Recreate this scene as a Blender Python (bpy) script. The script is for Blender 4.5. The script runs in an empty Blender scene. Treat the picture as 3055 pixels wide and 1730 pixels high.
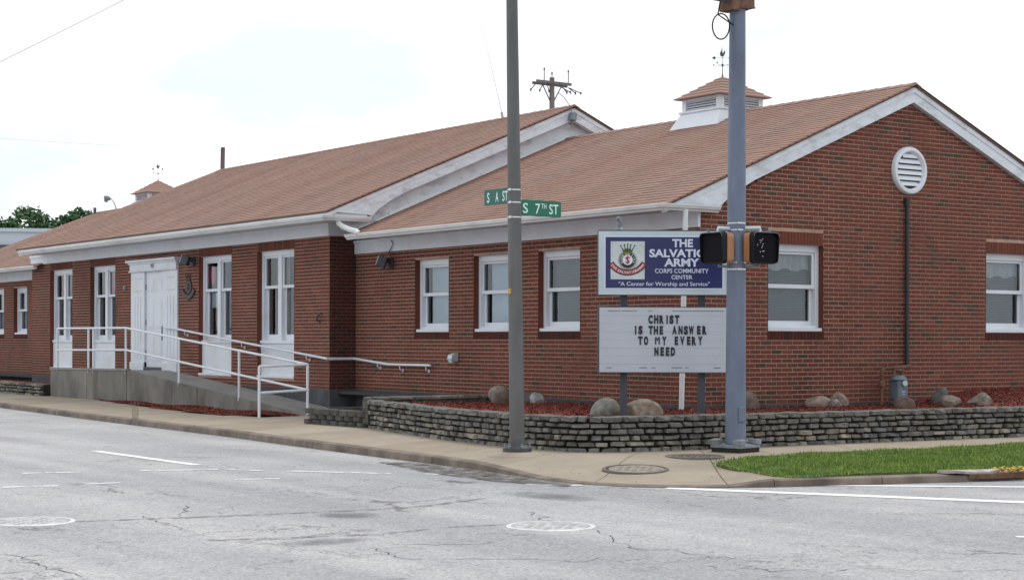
import bpy, bmesh, math, random
import numpy as np
from mathutils import Vector, Matrix
random.seed(7); rng = np.random.default_rng(7)
S = bpy.context.scene
COL = S.collection
R = math.radians

# ------------------------------------------------------------------ camera
# world axes: X runs along South 7th Street (the gable wall), Y along South A Street
# (the long wall), Z up, origin at the corner of the building, z = 0 the road.
EYE = Vector((-16.488, -19.115, 1.5)); HEAD = R(34.655); ROLL = R(0.13)
fw = Vector((math.sin(HEAD), math.cos(HEAD), 0)); rt = Vector((math.cos(HEAD), -math.sin(HEAD), 0)); up = Vector((0, 0, 1))
r2 = rt * math.cos(ROLL) + up * math.sin(ROLL); u2 = up * math.cos(ROLL) - rt * math.sin(ROLL)
cam = bpy.data.cameras.new('camera'); camo = bpy.data.objects.new('camera', cam); COL.objects.link(camo)
m3 = Matrix((r2, u2, -fw)).transposed()
camo.matrix_world = Matrix.Translation(EYE) @ m3.to_4x4()
cam.sensor_width = 36; cam.lens = 36 * 5234.08 / 3055; cam.shift_y = 0.0498
cam.clip_start = 0.1; cam.clip_end = 6000
S.camera = camo

# ------------------------------------------------------------------ sky, sun, exposure
SUN_EL, SUN_AZ = R(60), R(62)      # broad, weak, through thin cloud behind the building; azimuth from +Y clockwise
w = bpy.data.worlds.new('World'); S.world = w; w.use_nodes = True
nt = w.node_tree; nt.nodes.clear()
out = nt.nodes.new('ShaderNodeOutputWorld')
sky = nt.nodes.new('ShaderNodeTexSky'); sky.sky_type = 'NISHITA'; sky.sun_disc = False
sky.sun_elevation = SUN_EL; sky.sun_rotation = SUN_AZ; sky.air_density = 1.0; sky.dust_density = 2.0
b1 = nt.nodes.new('ShaderNodeBackground'); b1.inputs[1].default_value = 0.12
b2 = nt.nodes.new('ShaderNodeBackground'); b2.inputs[1].default_value = 1.10
mix = nt.nodes.new('ShaderNodeMixShader')
tc = nt.nodes.new('ShaderNodeTexCoord'); mp = nt.nodes.new('ShaderNodeMapping'); mp.inputs['Scale'].default_value = (1.3, 1.3, 3.2)
nz = nt.nodes.new('ShaderNodeTexNoise'); nz.inputs['Scale'].default_value = 2.6; nz.inputs['Detail'].default_value = 6; nz.inputs['Roughness'].default_value = 0.55
cr = nt.nodes.new('ShaderNodeValToRGB'); cr.color_ramp.elements[0].position = 0.30; cr.color_ramp.elements[0].color = (0.84,)*3 + (1,)
cr.color_ramp.elements[1].position = 0.46; cr.color_ramp.elements[1].color = (1, 1, 1, 1)
b2.inputs[0].default_value = (0.97, 1.0, 1.08, 1)
L = nt.links.new
cc = nt.nodes.new('ShaderNodeValToRGB'); cc.color_ramp.elements[0].position = 0.40; cc.color_ramp.elements[0].color = (0.775, 0.845, 0.84, 1)
cc.color_ramp.elements[1].position = 0.54; cc.color_ramp.elements[1].color = (0.985, 1.0, 1.055, 1)
nz2 = nt.nodes.new('ShaderNodeTexNoise'); nz2.inputs['Scale'].default_value = 4.2; nz2.inputs['Detail'].default_value = 5; nz2.inputs['Roughness'].default_value = 0.5
L(mp.outputs[0], nz2.inputs['Vector']); L(nz2.outputs[0], cc.inputs[0]); L(cc.outputs[0], b2.inputs[0])
L(tc.outputs['Generated'], mp.inputs[0]); L(mp.outputs[0], nz.inputs['Vector']); L(nz.outputs[0], cr.inputs[0])
L(sky.outputs[0], b1.inputs[0]); L(cr.outputs[0], mix.inputs[0]); L(b1.outputs[0], mix.inputs[1]); L(b2.outputs[0], mix.inputs[2]); L(mix.outputs[0], out.inputs[0])
sl = bpy.data.lights.new('sun', 'SUN'); sl.energy = 1.2; sl.angle = R(24); sl.color = (1.0, 0.96, 0.9)
so = bpy.data.objects.new('sun', sl); COL.objects.link(so)
sd = Vector((math.sin(SUN_AZ) * math.cos(SUN_EL), math.cos(SUN_AZ) * math.cos(SUN_EL), math.sin(SUN_EL)))
so.rotation_euler = sd.to_track_quat('Z', 'Y').to_euler(); so.location = (0, 0, 40)
S.view_settings.view_transform = 'Standard'; S.view_settings.look = 'None'; S.view_settings.exposure = 0.13; S.view_settings.gamma = 1
S.view_settings.use_curve_mapping = False

# ------------------------------------------------------------------ materials
def newmat(name):
    m = bpy.data.materials.new(name); m.use_nodes = True
    return m, m.node_tree, m.node_tree.nodes['Principled BSDF']
def node(t, ty, **kw):
    n = t.nodes.new(ty)
    for k, v in kw.items():
        if k in n.inputs: n.inputs[k].default_value = v
        else: setattr(n, k, v)
    return n
def ramp(t, stops, fac):
    n = t.nodes.new('ShaderNodeValToRGB'); e = n.color_ramp.elements
    while len(e) < len(stops): e.new(0.5)
    for i, (p, c) in enumerate(stops): e[i].position = p; e[i].color = (*c, 1)
    t.links.new(fac, n.inputs[0]); return n
def mixc(t, fac, a, b, mode='MIX'):
    n = t.nodes.new('ShaderNodeMix'); n.data_type = 'RGBA'; n.blend_type = mode
    for s, v in ((n.inputs[0], fac), (n.inputs[6], a), (n.inputs[7], b)):
        if hasattr(v, 'links') or isinstance(v, bpy.types.NodeSocket): t.links.new(v, s)
        elif isinstance(v, (int, float)): s.default_value = v
        else: s.default_value = (*v, 1)
    return n.outputs[2]
def pos(t, scale=(1, 1, 1)):
    g = t.nodes.new('ShaderNodeNewGeometry'); m = t.nodes.new('ShaderNodeMapping'); m.inputs['Scale'].default_value = scale
    t.links.new(g.outputs['Position'], m.inputs[0]); return m.outputs[0]
def noise(t, vec, scale, detail=4, rough=0.55):
    n = node(t, 'ShaderNodeTexNoise', Scale=scale, Detail=detail, Roughness=rough); t.links.new(vec, n.inputs['Vector']); return n.outputs[0]
def bump(t, p, h, strength=0.3, dist=0.01):
    b = node(t, 'ShaderNodeBump', Strength=strength, Distance=dist); t.links.new(h, b.inputs['Height']); t.links.new(b.outputs[0], p.inputs['Normal'])
def mat(name, c, rough=0.6, var=0.12, scale=6, metal=0.0, bmp=0.0, bscale=60, spec=0.5, dirt=None, dscale=1.2, stretch=(1, 1, 1)):
    """plain colour with soft mottling, optional dirt blotches and fine relief"""
    m, t, p = newmat(name)
    v = pos(t, stretch); n = noise(t, v, scale)
    lo = tuple(x * (1 - var) for x in c); hi = tuple(min(1, x * (1 + var)) for x in c)
    o = ramp(t, [(0.3, lo), (0.7, hi)], n).outputs[0]
    if dirt:
        d = ramp(t, [(0.5, (0, 0, 0)), (0.72, (1, 1, 1))], noise(t, v, dscale, 6, 0.65)).outputs[0]
        o = mixc(t, d, o, dirt)
    t.links.new(o, p.inputs['Base Color']); p.inputs['Roughness'].default_value = rough; p.inputs['Metallic'].default_value = metal
    p.inputs['Specular IOR Level'].default_value = spec
    if bmp: bump(t, p, noise(t, v, bscale, 3), bmp)
    return m
def brickmat(name, single, tone=1.0):
    m, t, p = newmat(name)
    if single: r = t.nodes.new('ShaderNodeObjectInfo').outputs['Random']
    else: r = t.nodes.new('ShaderNodeNewGeometry').outputs['Random Per Island']
    c = ramp(t, [(0.0, (0.070, 0.050, 0.036)), (0.06, (0.098, 0.058, 0.041)), (0.18, (0.132, 0.060, 0.040)), (0.32, (0.158, 0.052, 0.037)), (0.6, (0.176, 0.055, 0.038)), (0.85, (0.148, 0.047, 0.034)), (1.0, (0.202, 0.075, 0.050))], r).outputs[0]
    v = pos(t); n = noise(t, v, 38, 4, 0.6)
    c = mixc(t, 0.35, c, ramp(t, [(0.3, (0.55,)*3), (0.7, (1.25,)*3)], n).outputs[0], 'MULTIPLY')
    st = ramp(t, [(0.52, (1, 1, 1)), (0.75, (0.66, 0.68, 0.72))], noise(t, pos(t, (1, 1, 0.45)), 0.8, 5, 0.6)).outputs[0]
    c = mixc(t, 1.0, c, st, 'MULTIPLY')
    if tone < 1: c = mixc(t, 1.0, c, (tone, tone * .93, tone), 'MULTIPLY')  # multiplies the whole brick colour down evenly
    t.links.new(c, p.inputs['Base Color']); p.inputs['Roughness'].default_value = 0.85; p.inputs['Specular IOR Level'].default_value = 0.2
    bump(t, p, n, 0.4, 0.004); return m
M = {}
M['brick'] = brickmat('brick_face', False); M['brick1'] = brickmat('brick_face_single', True); M['brickdark'] = brickmat('dark_brick', False, .52)  # the last one is an evenly darker brick for return wall and sills
M['mortar'] = mat('mortar', (0.42, 0.27, 0.215), 0.9, 0.18, 9, dirt=(0.25, 0.16, 0.128), bmp=0.2, bscale=150)
M['mortardark'] = mat('dark_mortar', (0.13, 0.085, 0.075), 0.9, 0.2, 9)  # darker mortar to go with the return wall brick
M['white'] = mat('white_paint', (0.70, 0.735, 0.80), 0.45, 0.03, 3, dirt=(0.62, 0.63, 0.64), dscale=1.6)
M['whiteworn'] = mat('peeling_white_paint', (0.69, 0.725, 0.79), 0.5, 0.06, 5, dirt=(0.42, 0.43, 0.45), dscale=2.4, stretch=(1, 1, 2.2))
M['gutter'] = mat('gutter_enamel', (0.72, 0.74, 0.76), 0.35, 0.04, 3, dirt=(0.55, 0.56, 0.56), dscale=1.0)
M['found'] = mat('foundation_block', (0.055, 0.06, 0.068), 0.85, 0.3, 5, dirt=(0.10, 0.10, 0.115), bmp=0.4)
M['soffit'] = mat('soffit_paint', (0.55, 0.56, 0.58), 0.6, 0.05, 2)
def roofmat():
    m, t, p = newmat('asphalt_shingle')
    r = t.nodes.new('ShaderNodeNewGeometry').outputs['Random Per Island']
    c = ramp(t, [(0, (0.258, 0.162, 0.130)), (0.35, (0.300, 0.187, 0.150)), (0.7, (0.332, 0.210, 0.169)), (1, (0.285, 0.190, 0.158))], r).outputs[0]
    v = pos(t); g = noise(t, v, 110, 3, 0.7)
    c = mixc(t, 0.5, c, ramp(t, [(0.3, (0.6,)*3), (0.7, (1.35,)*3)], g).outputs[0], 'MULTIPLY')
    st = ramp(t, [(0.35, (0.93, 0.96, 0.97)), (0.65, (1.05, 1.0, 0.98))], noise(t, pos(t, (.6, 1, .6)), 0.9, 5, 0.6)).outputs[0]
    c = mixc(t, 1, c, st, 'MULTIPLY')
    t.links.new(c, p.inputs['Base Color']); p.inputs['Roughness'].default_value = 0.9; p.inputs['Specular IOR Level'].default_value = 0.25
    bump(t, p, g, 0.35, 0.004); return m
M['shingle'] = roofmat()
M['deck'] = mat('roof_felt', (0.15, 0.085, 0.07), 0.9)
def glassmat():
    m, t, p = newmat('window_glass'); t.nodes.remove(p)
    o = t.nodes['Material Output']; g = node(t, 'ShaderNodeBsdfGlossy', Roughness=0.02); g.inputs['Color'].default_value = (0.9, 0.95, 1, 1)
    tr = t.nodes.new('ShaderNodeBsdfTransparent'); tr.inputs['Color'].default_value = (0.80, 0.86, 0.86, 1)
    f = node(t, 'ShaderNodeFresnel', IOR=1.75); mx = t.nodes.new('ShaderNodeMixShader')
    n = noise(t, pos(t), 3.0, 2); b = node(t, 'ShaderNodeBump', Strength=0.05, Distance=0.02); t.links.new(n, b.inputs['Height']); t.links.new(b.outputs[0], g.inputs['Normal'])
    t.links.new(f.outputs[0], mx.inputs[0]); t.links.new(tr.outputs[0], mx.inputs[1]); t.links.new(g.outputs[0], mx.inputs[2]); t.links.new(mx.outputs[0], o.inputs[0])
    return m
M['glass'] = glassmat()
M['shade_blue'] = mat('roller_shade', (0.70, 0.76, 0.86), 0.8, 0.12, 2)
M['slat'] = mat('blind_slat', (0.27, 0.31, 0.33), 0.5, 0.1, 3)
M['valance'] = mat('lace_valance', (0.62, 0.61, 0.64), 0.9, 0.25, 9, stretch=(1, 1, 0.2))
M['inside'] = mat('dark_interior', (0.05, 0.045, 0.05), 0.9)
M['curtain'] = mat('beige_curtain', (0.80, 0.72, 0.65), 0.9, 0.12, 4)
M['curtainpink'] = mat('rose_grey_curtain', (0.46, 0.36, 0.34), 0.9, 0.15, 5)
M['pink'] = mat('pink_paper', (0.85, 0.16, 0.34), 0.7, 0.25, 14)
M['paper'] = mat('paper', (0.72, 0.75, 0.82), 0.7)
M['bronze'] = mat('dark_bronze', (0.030, 0.024, 0.026), 0.6, 0.3, 20, metal=0.2)
M['bronze2'] = mat('worn_bronze', (0.085, 0.065, 0.07), 0.6, 0.3, 20, metal=0.2)
M['black'] = mat('black_plastic', (0.008, 0.008, 0.010), 0.55, 0.2, 8, spec=0.25)
M['lens'] = mat('black_lens', (0.005, 0.005, 0.008), 0.6, 0.2, 60, spec=0.1)
M['ledoff'] = mat('clear_led', (0.8, 0.8, 0.75), 0.3)
M['orange'] = mat('orange_enamel', (0.40, 0.19, 0.09), 0.55, 0.15, 6, dirt=(0.30, 0.15, 0.075))
M['steel'] = mat('bright_steel', (0.62, 0.63, 0.64), 0.3, 0.08, 10, metal=0.85)
M['galv'] = mat('galvanised_pole', (0.150, 0.180, 0.255), 0.5, 0.16, 5, stretch=(1, 1, .3), dirt=(0.105, 0.125, 0.180), dscale=1.6, metal=0.15)
M['galvplate'] = mat('galvanised_plate', (0.22, 0.25, 0.29), 0.6, 0.2, 8, dirt=(0.12, 0.12, 0.12))
M['greypole'] = mat('grey_brown_pole', (0.120, 0.120, 0.122), 0.55, 0.18, 5, stretch=(1, 1, .25), dirt=(0.080, 0.072, 0.068), dscale=1.6)
M['darkbase'] = mat('dark_pole_base', (0.06, 0.058, 0.066), 0.6, 0.2, 10)
M['green'] = mat('sign_green', (0.006, 0.145, 0.085), 0.4, 0.06, 4)
M['greend'] = mat('sign_green_faded', (0.008, 0.115, 0.085), 0.4, 0.06, 4)
M['signletter'] = mat('sign_letter_white', (0.68, 0.86, 0.84), 0.4, 0.02)
M['blue'] = mat('sign_blue_panel', (0.012, 0.019, 0.108), 0.35, 0.08, 3)
M['bluewhite'] = mat('sign_lettering', (0.62, 0.66, 0.80), 0.5, 0.02)
M['alu'] = mat('sign_aluminium', (0.50, 0.58, 0.63), 0.4, 0.06, 3, metal=0.2)
M['dkmetal'] = mat('dark_metal', (0.06, 0.065, 0.085), 0.5, 0.2, 6)
M['board'] = mat('letter_board_face', (0.50, 0.53, 0.60), 0.35, 0.04, 2, dirt=(0.45, 0.49, 0.56))
M['letter'] = mat('black_letter', (0.010, 0.010, 0.025), 0.4)
M['crestbg'] = mat('crest_ground', (0.55, 0.60, 0.62), 0.5)
M['crestolive'] = mat('crest_olive', (0.13, 0.15, 0.03), 0.6)
M['crestgreen'] = mat('crest_dark_green', (0.02, 0.05, 0.045), 0.6)
M['crestnavy'] = mat('crest_navy', (0.012, 0.018, 0.05), 0.6)
M['crestred'] = mat('crest_red', (0.34, 0.05, 0.07), 0.6)
M['crestmaroon'] = mat('crest_maroon', (0.07, 0.012, 0.02), 0.6)
M['crestwhite'] = mat('crest_white', (0.70, 0.72, 0.76), 0.6)
M['conc'] = mat('concrete', (0.27, 0.265, 0.255), 0.85, 0.14, 3, dirt=(0.17, 0.165, 0.16), dscale=1.4, bmp=0.25, bscale=80)
M['concdk'] = mat('stained_concrete', (0.190, 0.180, 0.160), 0.9, 0.25, 2.2, dirt=(0.095, 0.088, 0.083), dscale=1.3, bmp=0.3, bscale=60, stretch=(1, 1, 0.5))
def walkmat():
    m, t, p = newmat('sidewalk_concrete'); v = pos(t)
    r = t.nodes.new('ShaderNodeObjectInfo').outputs['Random']
    a = ramp(t, [(0, (0.315, 0.262, 0.200)), (1, (0.372, 0.318, 0.252))], r).outputs[0]
    n = noise(t, v, 1.4, 8, 0.65)
    a = mixc(t, 0.6, a, ramp(t, [(0.3, (0.74, 0.74, 0.76)), (0.7, (1.14,)*3)], n).outputs[0], 'MULTIPLY')
    g = noise(t, v, 120, 2, 0.7)
    a = mixc(t, 0.4, a, ramp(t, [(0.3, (0.75,)*3), (0.7, (1.2,)*3)], g).outputs[0], 'MULTIPLY')
    t.links.new(a, p.inputs['Base Color']); p.inputs['Roughness'].default_value = 0.85; p.inputs['Specular IOR Level'].default_value = 0.3
    bump(t, p, g, 0.3, 0.004); return m
M['walk'] = walkmat(); M['joint'] = mat('pavement_joint', (0.12, 0.10, 0.085), 0.95, 0.2, 6)
M['kerb'] = mat('kerb_concrete', (0.180, 0.145, 0.118), 0.88, 0.35, 3.5, dirt=(0.065, 0.052, 0.050), dscale=1.1, bmp=0.4, bscale=60)
M['rubble'] = mat('broken_concrete', (0.42, 0.38, 0.37), 0.85, 0.25, 8, dirt=(0.22, 0.17, 0.14), dscale=3, bmp=0.4)
M['yellow'] = mat('worn_yellow_paint', (0.55, 0.34, 0.02), 0.7, 0.3, 12, dirt=(0.20, 0.16, 0.11), dscale=5)
M['rust'] = mat('rusty_iron', (0.15, 0.075, 0.045), 0.8, 0.4, 12)
M['iron'] = mat('cast_iron', (0.15, 0.128, 0.115), 0.6, 0.2, 20, metal=0.2, bmp=0.3)
M['ironworn'] = mat('polished_iron', (0.70, 0.695, 0.70), 0.45, 0.14, 14, metal=0.2, dirt=(0.5, 0.48, 0.48), dscale=6)
M['ironlid'] = mat('worn_iron_lid', (0.50, 0.495, 0.50), 0.5, 0.18, 10, metal=0.2, dirt=(0.34, 0.33, 0.33), dscale=6)
M['manhole_walk'] = mat('dusty_iron', (0.29, 0.25, 0.205), 0.7, 0.15, 12, metal=0.1)
M['marking'] = mat('road_paint', (0.86, 0.87, 0.88), 0.5, 0.04, 6, dirt=(0.72, 0.72, 0.73), dscale=6)
def wornpaint():
    m, t, p = newmat('worn_road_paint'); v = pos(t)
    p.inputs['Base Color'].default_value = (0.74, 0.75, 0.78, 1); p.inputs['Roughness'].default_value = 0.6
    a = ramp(t, [(0.38, (0, 0, 0)), (0.50, (1, 1, 1))], noise(t, v, 5.5, 6, 0.7)).outputs[0]
    t.links.new(a, p.inputs['Alpha']); return m
M['worn'] = wornpaint()
def softmat(name, c, scale, lo, hi, st=(1, 1, 1), round_=False):
    m, t, p = newmat(name); p.inputs['Base Color'].default_value = (*c, 1); p.inputs['Roughness'].default_value = 0.8
    a = ramp(t, [(lo, (0, 0, 0)), (hi, (1, 1, 1))], noise(t, pos(t, st), scale, 6, 0.7)).outputs[0]
    if round_:
        tc_ = t.nodes.new('ShaderNodeTexCoord'); sb = t.nodes.new('ShaderNodeVectorMath'); sb.operation = 'MULTIPLY_ADD'; t.links.new(tc_.outputs['Generated'], sb.inputs[0]); sb.inputs[1].default_value = (2, 2, 0); sb.inputs[2].default_value = (-1, -1, 0)
        ln = t.nodes.new('ShaderNodeVectorMath'); ln.operation = 'LENGTH'; t.links.new(sb.outputs[0], ln.inputs[0])
        a = mixc(t, 1.0, a, ramp(t, [(0.1, (.85,)*3), (0.95, (0, 0, 0))], ln.outputs['Value']).outputs[0], 'MULTIPLY')
    t.links.new(a, p.inputs['Alpha']); return m
M['tar'] = softmat('tar_seam', (0.19, 0.185, 0.19), 7, 0.42, 0.68)
M['patch'] = softmat('oil_stain', (0.16, 0.16, 0.17), 3.0, 0.22, 0.60, round_=True)
M['silt'] = softmat('gutter_silt', (0.10, 0.085, 0.075), 5.0, 0.38, 0.62)
def roadmat():
    m, t, p = newmat('worn_asphalt'); v = pos(t)
    base = ramp(t, [(0.3, (0.352, 0.348, 0.358)), (0.7, (0.425, 0.420, 0.430))], noise(t, v, 0.35, 6, 0.6)).outputs[0]
    tr = ramp(t, [(0.38, (0.74, 0.755, 0.785)), (0.58, (1.05,)*3)], noise(t, pos(t, (1.0, 0.045, 1)), 0.9, 3, 0.5)).outputs[0]
    base = mixc(t, 0.8, base, tr, 'MULTIPLY')
    bl = ramp(t, [(0.32, (0.86, 0.86, 0.875)), (0.68, (1.10, 1.10, 1.08))], noise(t, v, 0.8, 8, 0.68)).outputs[0]
    base = mixc(t, 0.7, base, bl, 'MULTIPLY')
    vo = node(t, 'ShaderNodeTexVoronoi', Scale=55.0); t.links.new(v, vo.inputs['Vector'])
    ag = ramp(t, [(0.0, (0.40,)*3), (0.35, (0.95,)*3), (0.6, (1.02,)*3), (0.9, (1.45, 1.42, 1.36))], vo.outputs['Color']).outputs[0]
    base = mixc(t, 0.75, base, ag, 'MULTIPLY')
    g = noise(t, v, 160, 2, 0.8)
    base = mixc(t, 0.5, base, ramp(t, [(0.3, (0.62,)*3), (0.7, (1.3,)*3)], g).outputs[0], 'MULTIPLY')
    # cracks: distorted cell edges, only in blotches
    wn = node(t, 'ShaderNodeTexNoise', Scale=1.6, Detail=6.0, Roughness=0.7); t.links.new(v, wn.inputs['Vector'])
    add = t.nodes.new('ShaderNodeVectorMath'); add.operation = 'MULTIPLY_ADD'; t.links.new(wn.outputs['Color'], add.inputs[0]); add.inputs[1].default_value = (1.1, 1.1, 0); t.links.new(v, add.inputs[2])
    for sc, wd, lo, hi, seed in ((0.45, 0.006, 0.50, 0.60, 0.0), (1.6, 0.013, 0.52, 0.60, 13.0), (3.6, 0.024, 0.57, 0.63, 31.0)):
        ve = node(t, 'ShaderNodeTexVoronoi', Scale=sc); ve.feature = 'DISTANCE_TO_EDGE'; t.links.new(add.outputs[0], ve.inputs['Vector'])
        ln = ramp(t, [(wd * 0.35, (1, 1, 1)), (wd, (0, 0, 0))], ve.outputs['Distance']).outputs[0]
        mk = t.nodes.new('ShaderNodeMapping'); mk.inputs['Location'].default_value = (seed, seed, 0); t.links.new(v, mk.inputs[0])
        msk = ramp(t, [(lo, (0, 0, 0)), (hi, (0.85,)*3)], noise(t, mk.outputs[0], 0.5, 4, 0.6)).outputs[0]
        f = t.nodes.new('ShaderNodeMath'); f.operation = 'MULTIPLY'; t.links.new(ln, f.inputs[0]); t.links.new(msk, f.inputs[1])
        base = mixc(t, f.outputs[0], base, (0.07, 0.066, 0.066))
    t.links.new(base, p.inputs['Base Color']); p.inputs['Roughness'].default_value = 0.75; p.inputs['Specular IOR Level'].default_value = 0.45
    bump(t, p, g, 0.5, 0.004); return m
M['road'] = roadmat()
M['crack'] = mat('open_crack', (0.065, 0.06, 0.058), 0.95, 0.2, 10)
M['earth'] = mat('dull_ground', (0.12, 0.13, 0.08), 0.95, 0.3, 0.4)
def stonemat(name, stops):
    m, t, p = newmat(name); r = t.nodes.new('ShaderNodeObjectInfo').outputs['Random']
    c = ramp(t, stops, r).outputs[0]; v = pos(t); n = noise(t, v, 9, 7, 0.68)
    c = mixc(t, 0.85, c, ramp(t, [(0.28, (0.36,)*3), (0.5, (0.95,)*3), (0.72, (1.5,)*3)], n).outputs[0], 'MULTIPLY')
    gr = noise(t, v, 70, 3, 0.7)
    c = mixc(t, 0.4, c, ramp(t, [(0.3, (0.65,)*3), (0.7, (1.3,)*3)], gr).outputs[0], 'MULTIPLY')
    t.links.new(c, p.inputs['Base Color']); p.inputs['Roughness'].default_value = 0.9; p.inputs['Specular IOR Level'].default_value = 0.25
    bump(t, p, n, 0.8, 0.02); return m
M['stone'] = stonemat('weathered_limestone', [(0, (0.10, 0.097, 0.084)), (0.25, (0.180, 0.174, 0.148)), (0.5, (0.150, 0.146, 0.155)), (0.72, (0.265, 0.250, 0.208)), (0.88, (0.315, 0.296, 0.245)), (0.96, (0.18, 0.165, 0.145)), (1, (0.19, 0.14, 0.12))])
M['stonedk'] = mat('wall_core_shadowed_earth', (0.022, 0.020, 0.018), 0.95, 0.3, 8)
M['block'] = stonemat('split_face_block', [(0, (0.075, 0.075, 0.068)), (0.5, (0.105, 0.102, 0.092)), (0.85, (0.09, 0.088, 0.085)), (1, (0.15, 0.11, 0.10))])
def mulchmat():
    m, t, p = newmat('red_mulch'); r = t.nodes.new('ShaderNodeNewGeometry').outputs['Random Per Island']
    c = ramp(t, [(0, (0.085, 0.018, 0.012)), (0.3, (0.155, 0.028, 0.018)), (0.6, (0.215, 0.042, 0.025)), (0.93, (0.17, 0.034, 0.022)), (0.985, (0.22, 0.08, 0.05)), (1, (0.45, 0.36, 0.27))], r).outputs[0]
    t.links.new(c, p.inputs['Base Color']); p.inputs['Roughness'].default_value = 0.9; return m
M['mulch'] = mulchmat()
M['mulchbase'] = mat('mulch_bed', (0.115, 0.024, 0.017), 0.95, 0.5, 40)
def grassmat():
    m, t, p = newmat('grass_blade'); r = t.nodes.new('ShaderNodeNewGeometry').outputs['Random Per Island']
    c = ramp(t, [(0, (0.090, 0.165, 0.030)), (0.4, (0.150, 0.250, 0.044)), (0.75, (0.215, 0.325, 0.066)), (0.9, (0.28, 0.36, 0.10)), (1, (0.42, 0.38, 0.19))], r).outputs[0]
    pt = ramp(t, [(0.32, (0.62, 0.70, 0.62)), (0.5, (1.0, 1.0, 1.0)), (0.72, (1.35, 1.12, 1.0))], noise(t, pos(t), 2.6, 7, 0.7)).outputs[0]
    c = mixc(t, 1, c, pt, 'MULTIPLY')
    t.links.new(c, p.inputs['Base Color']); p.inputs['Roughness'].default_value = 0.6; p.inputs['Specular IOR Level'].default_value = 0.25
    return m
M['grass'] = grassmat()
M['soil'] = mat('verge_soil', (0.075, 0.11, 0.03), 0.95, 0.4, 12)
def leafmat(name, a, b):
    m, t, p = newmat(name); r = t.nodes.new('ShaderNodeNewGeometry').outputs['Random Per Island']
    t.links.new(ramp(t, [(0, a), (1, b)], r).outputs[0], p.inputs['Base Color']); p.inputs['Roughness'].default_value = 0.7; p.inputs['Specular IOR Level'].default_value = 0.2; return m
M['leaf'] = leafmat('tree_leaf', (0.040, 0.085, 0.040), (0.100, 0.180, 0.075))
M['dryweed'] = mat('dry_weed', (0.26, 0.21, 0.16), 0.9)
M['bark'] = mat('bark', (0.09, 0.07, 0.055), 0.9, 0.3, 9)
M['wood'] = mat('weathered_pole_wood', (0.17, 0.145, 0.14), 0.85, 0.2, 5, stretch=(1, 1, 0.1))
M['woodend'] = mat('brown_pole_wood', (0.14, 0.095, 0.085), 0.85, 0.25, 5, stretch=(1, 1, 0.1))
M['metalgrey'] = mat('grey_metal', (0.20, 0.24, 0.27), 0.5, 0.12, 8, metal=0.2)
M['metergrey'] = mat('meter_enamel', (0.125, 0.165, 0.195), 0.5, 0.2, 8)
M['pipeblack'] = mat('black_pipe', (0.02, 0.02, 0.024), 0.5)
M['wire'] = mat('wire', (0.16, 0.16, 0.17), 0.6)
M['wirelight'] = mat('weathered_wire', (0.46, 0.47, 0.49), 0.6)
M['farwhite'] = mat('far_white_wall', (0.50, 0.54, 0.60), 0.7, 0.03, 1)
M['fardark'] = mat('far_dark_band', (0.07, 0.075, 0.09), 0.7)
M['flash'] = mat('step_flashing', (0.80, 0.81, 0.83), 0.3, 0.05, 4)
def boulder(name, c, c2): return mat(name, c, 0.88, 0.38, 13, dirt=c2, dscale=5, bmp=0.7, bscale=45)

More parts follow.
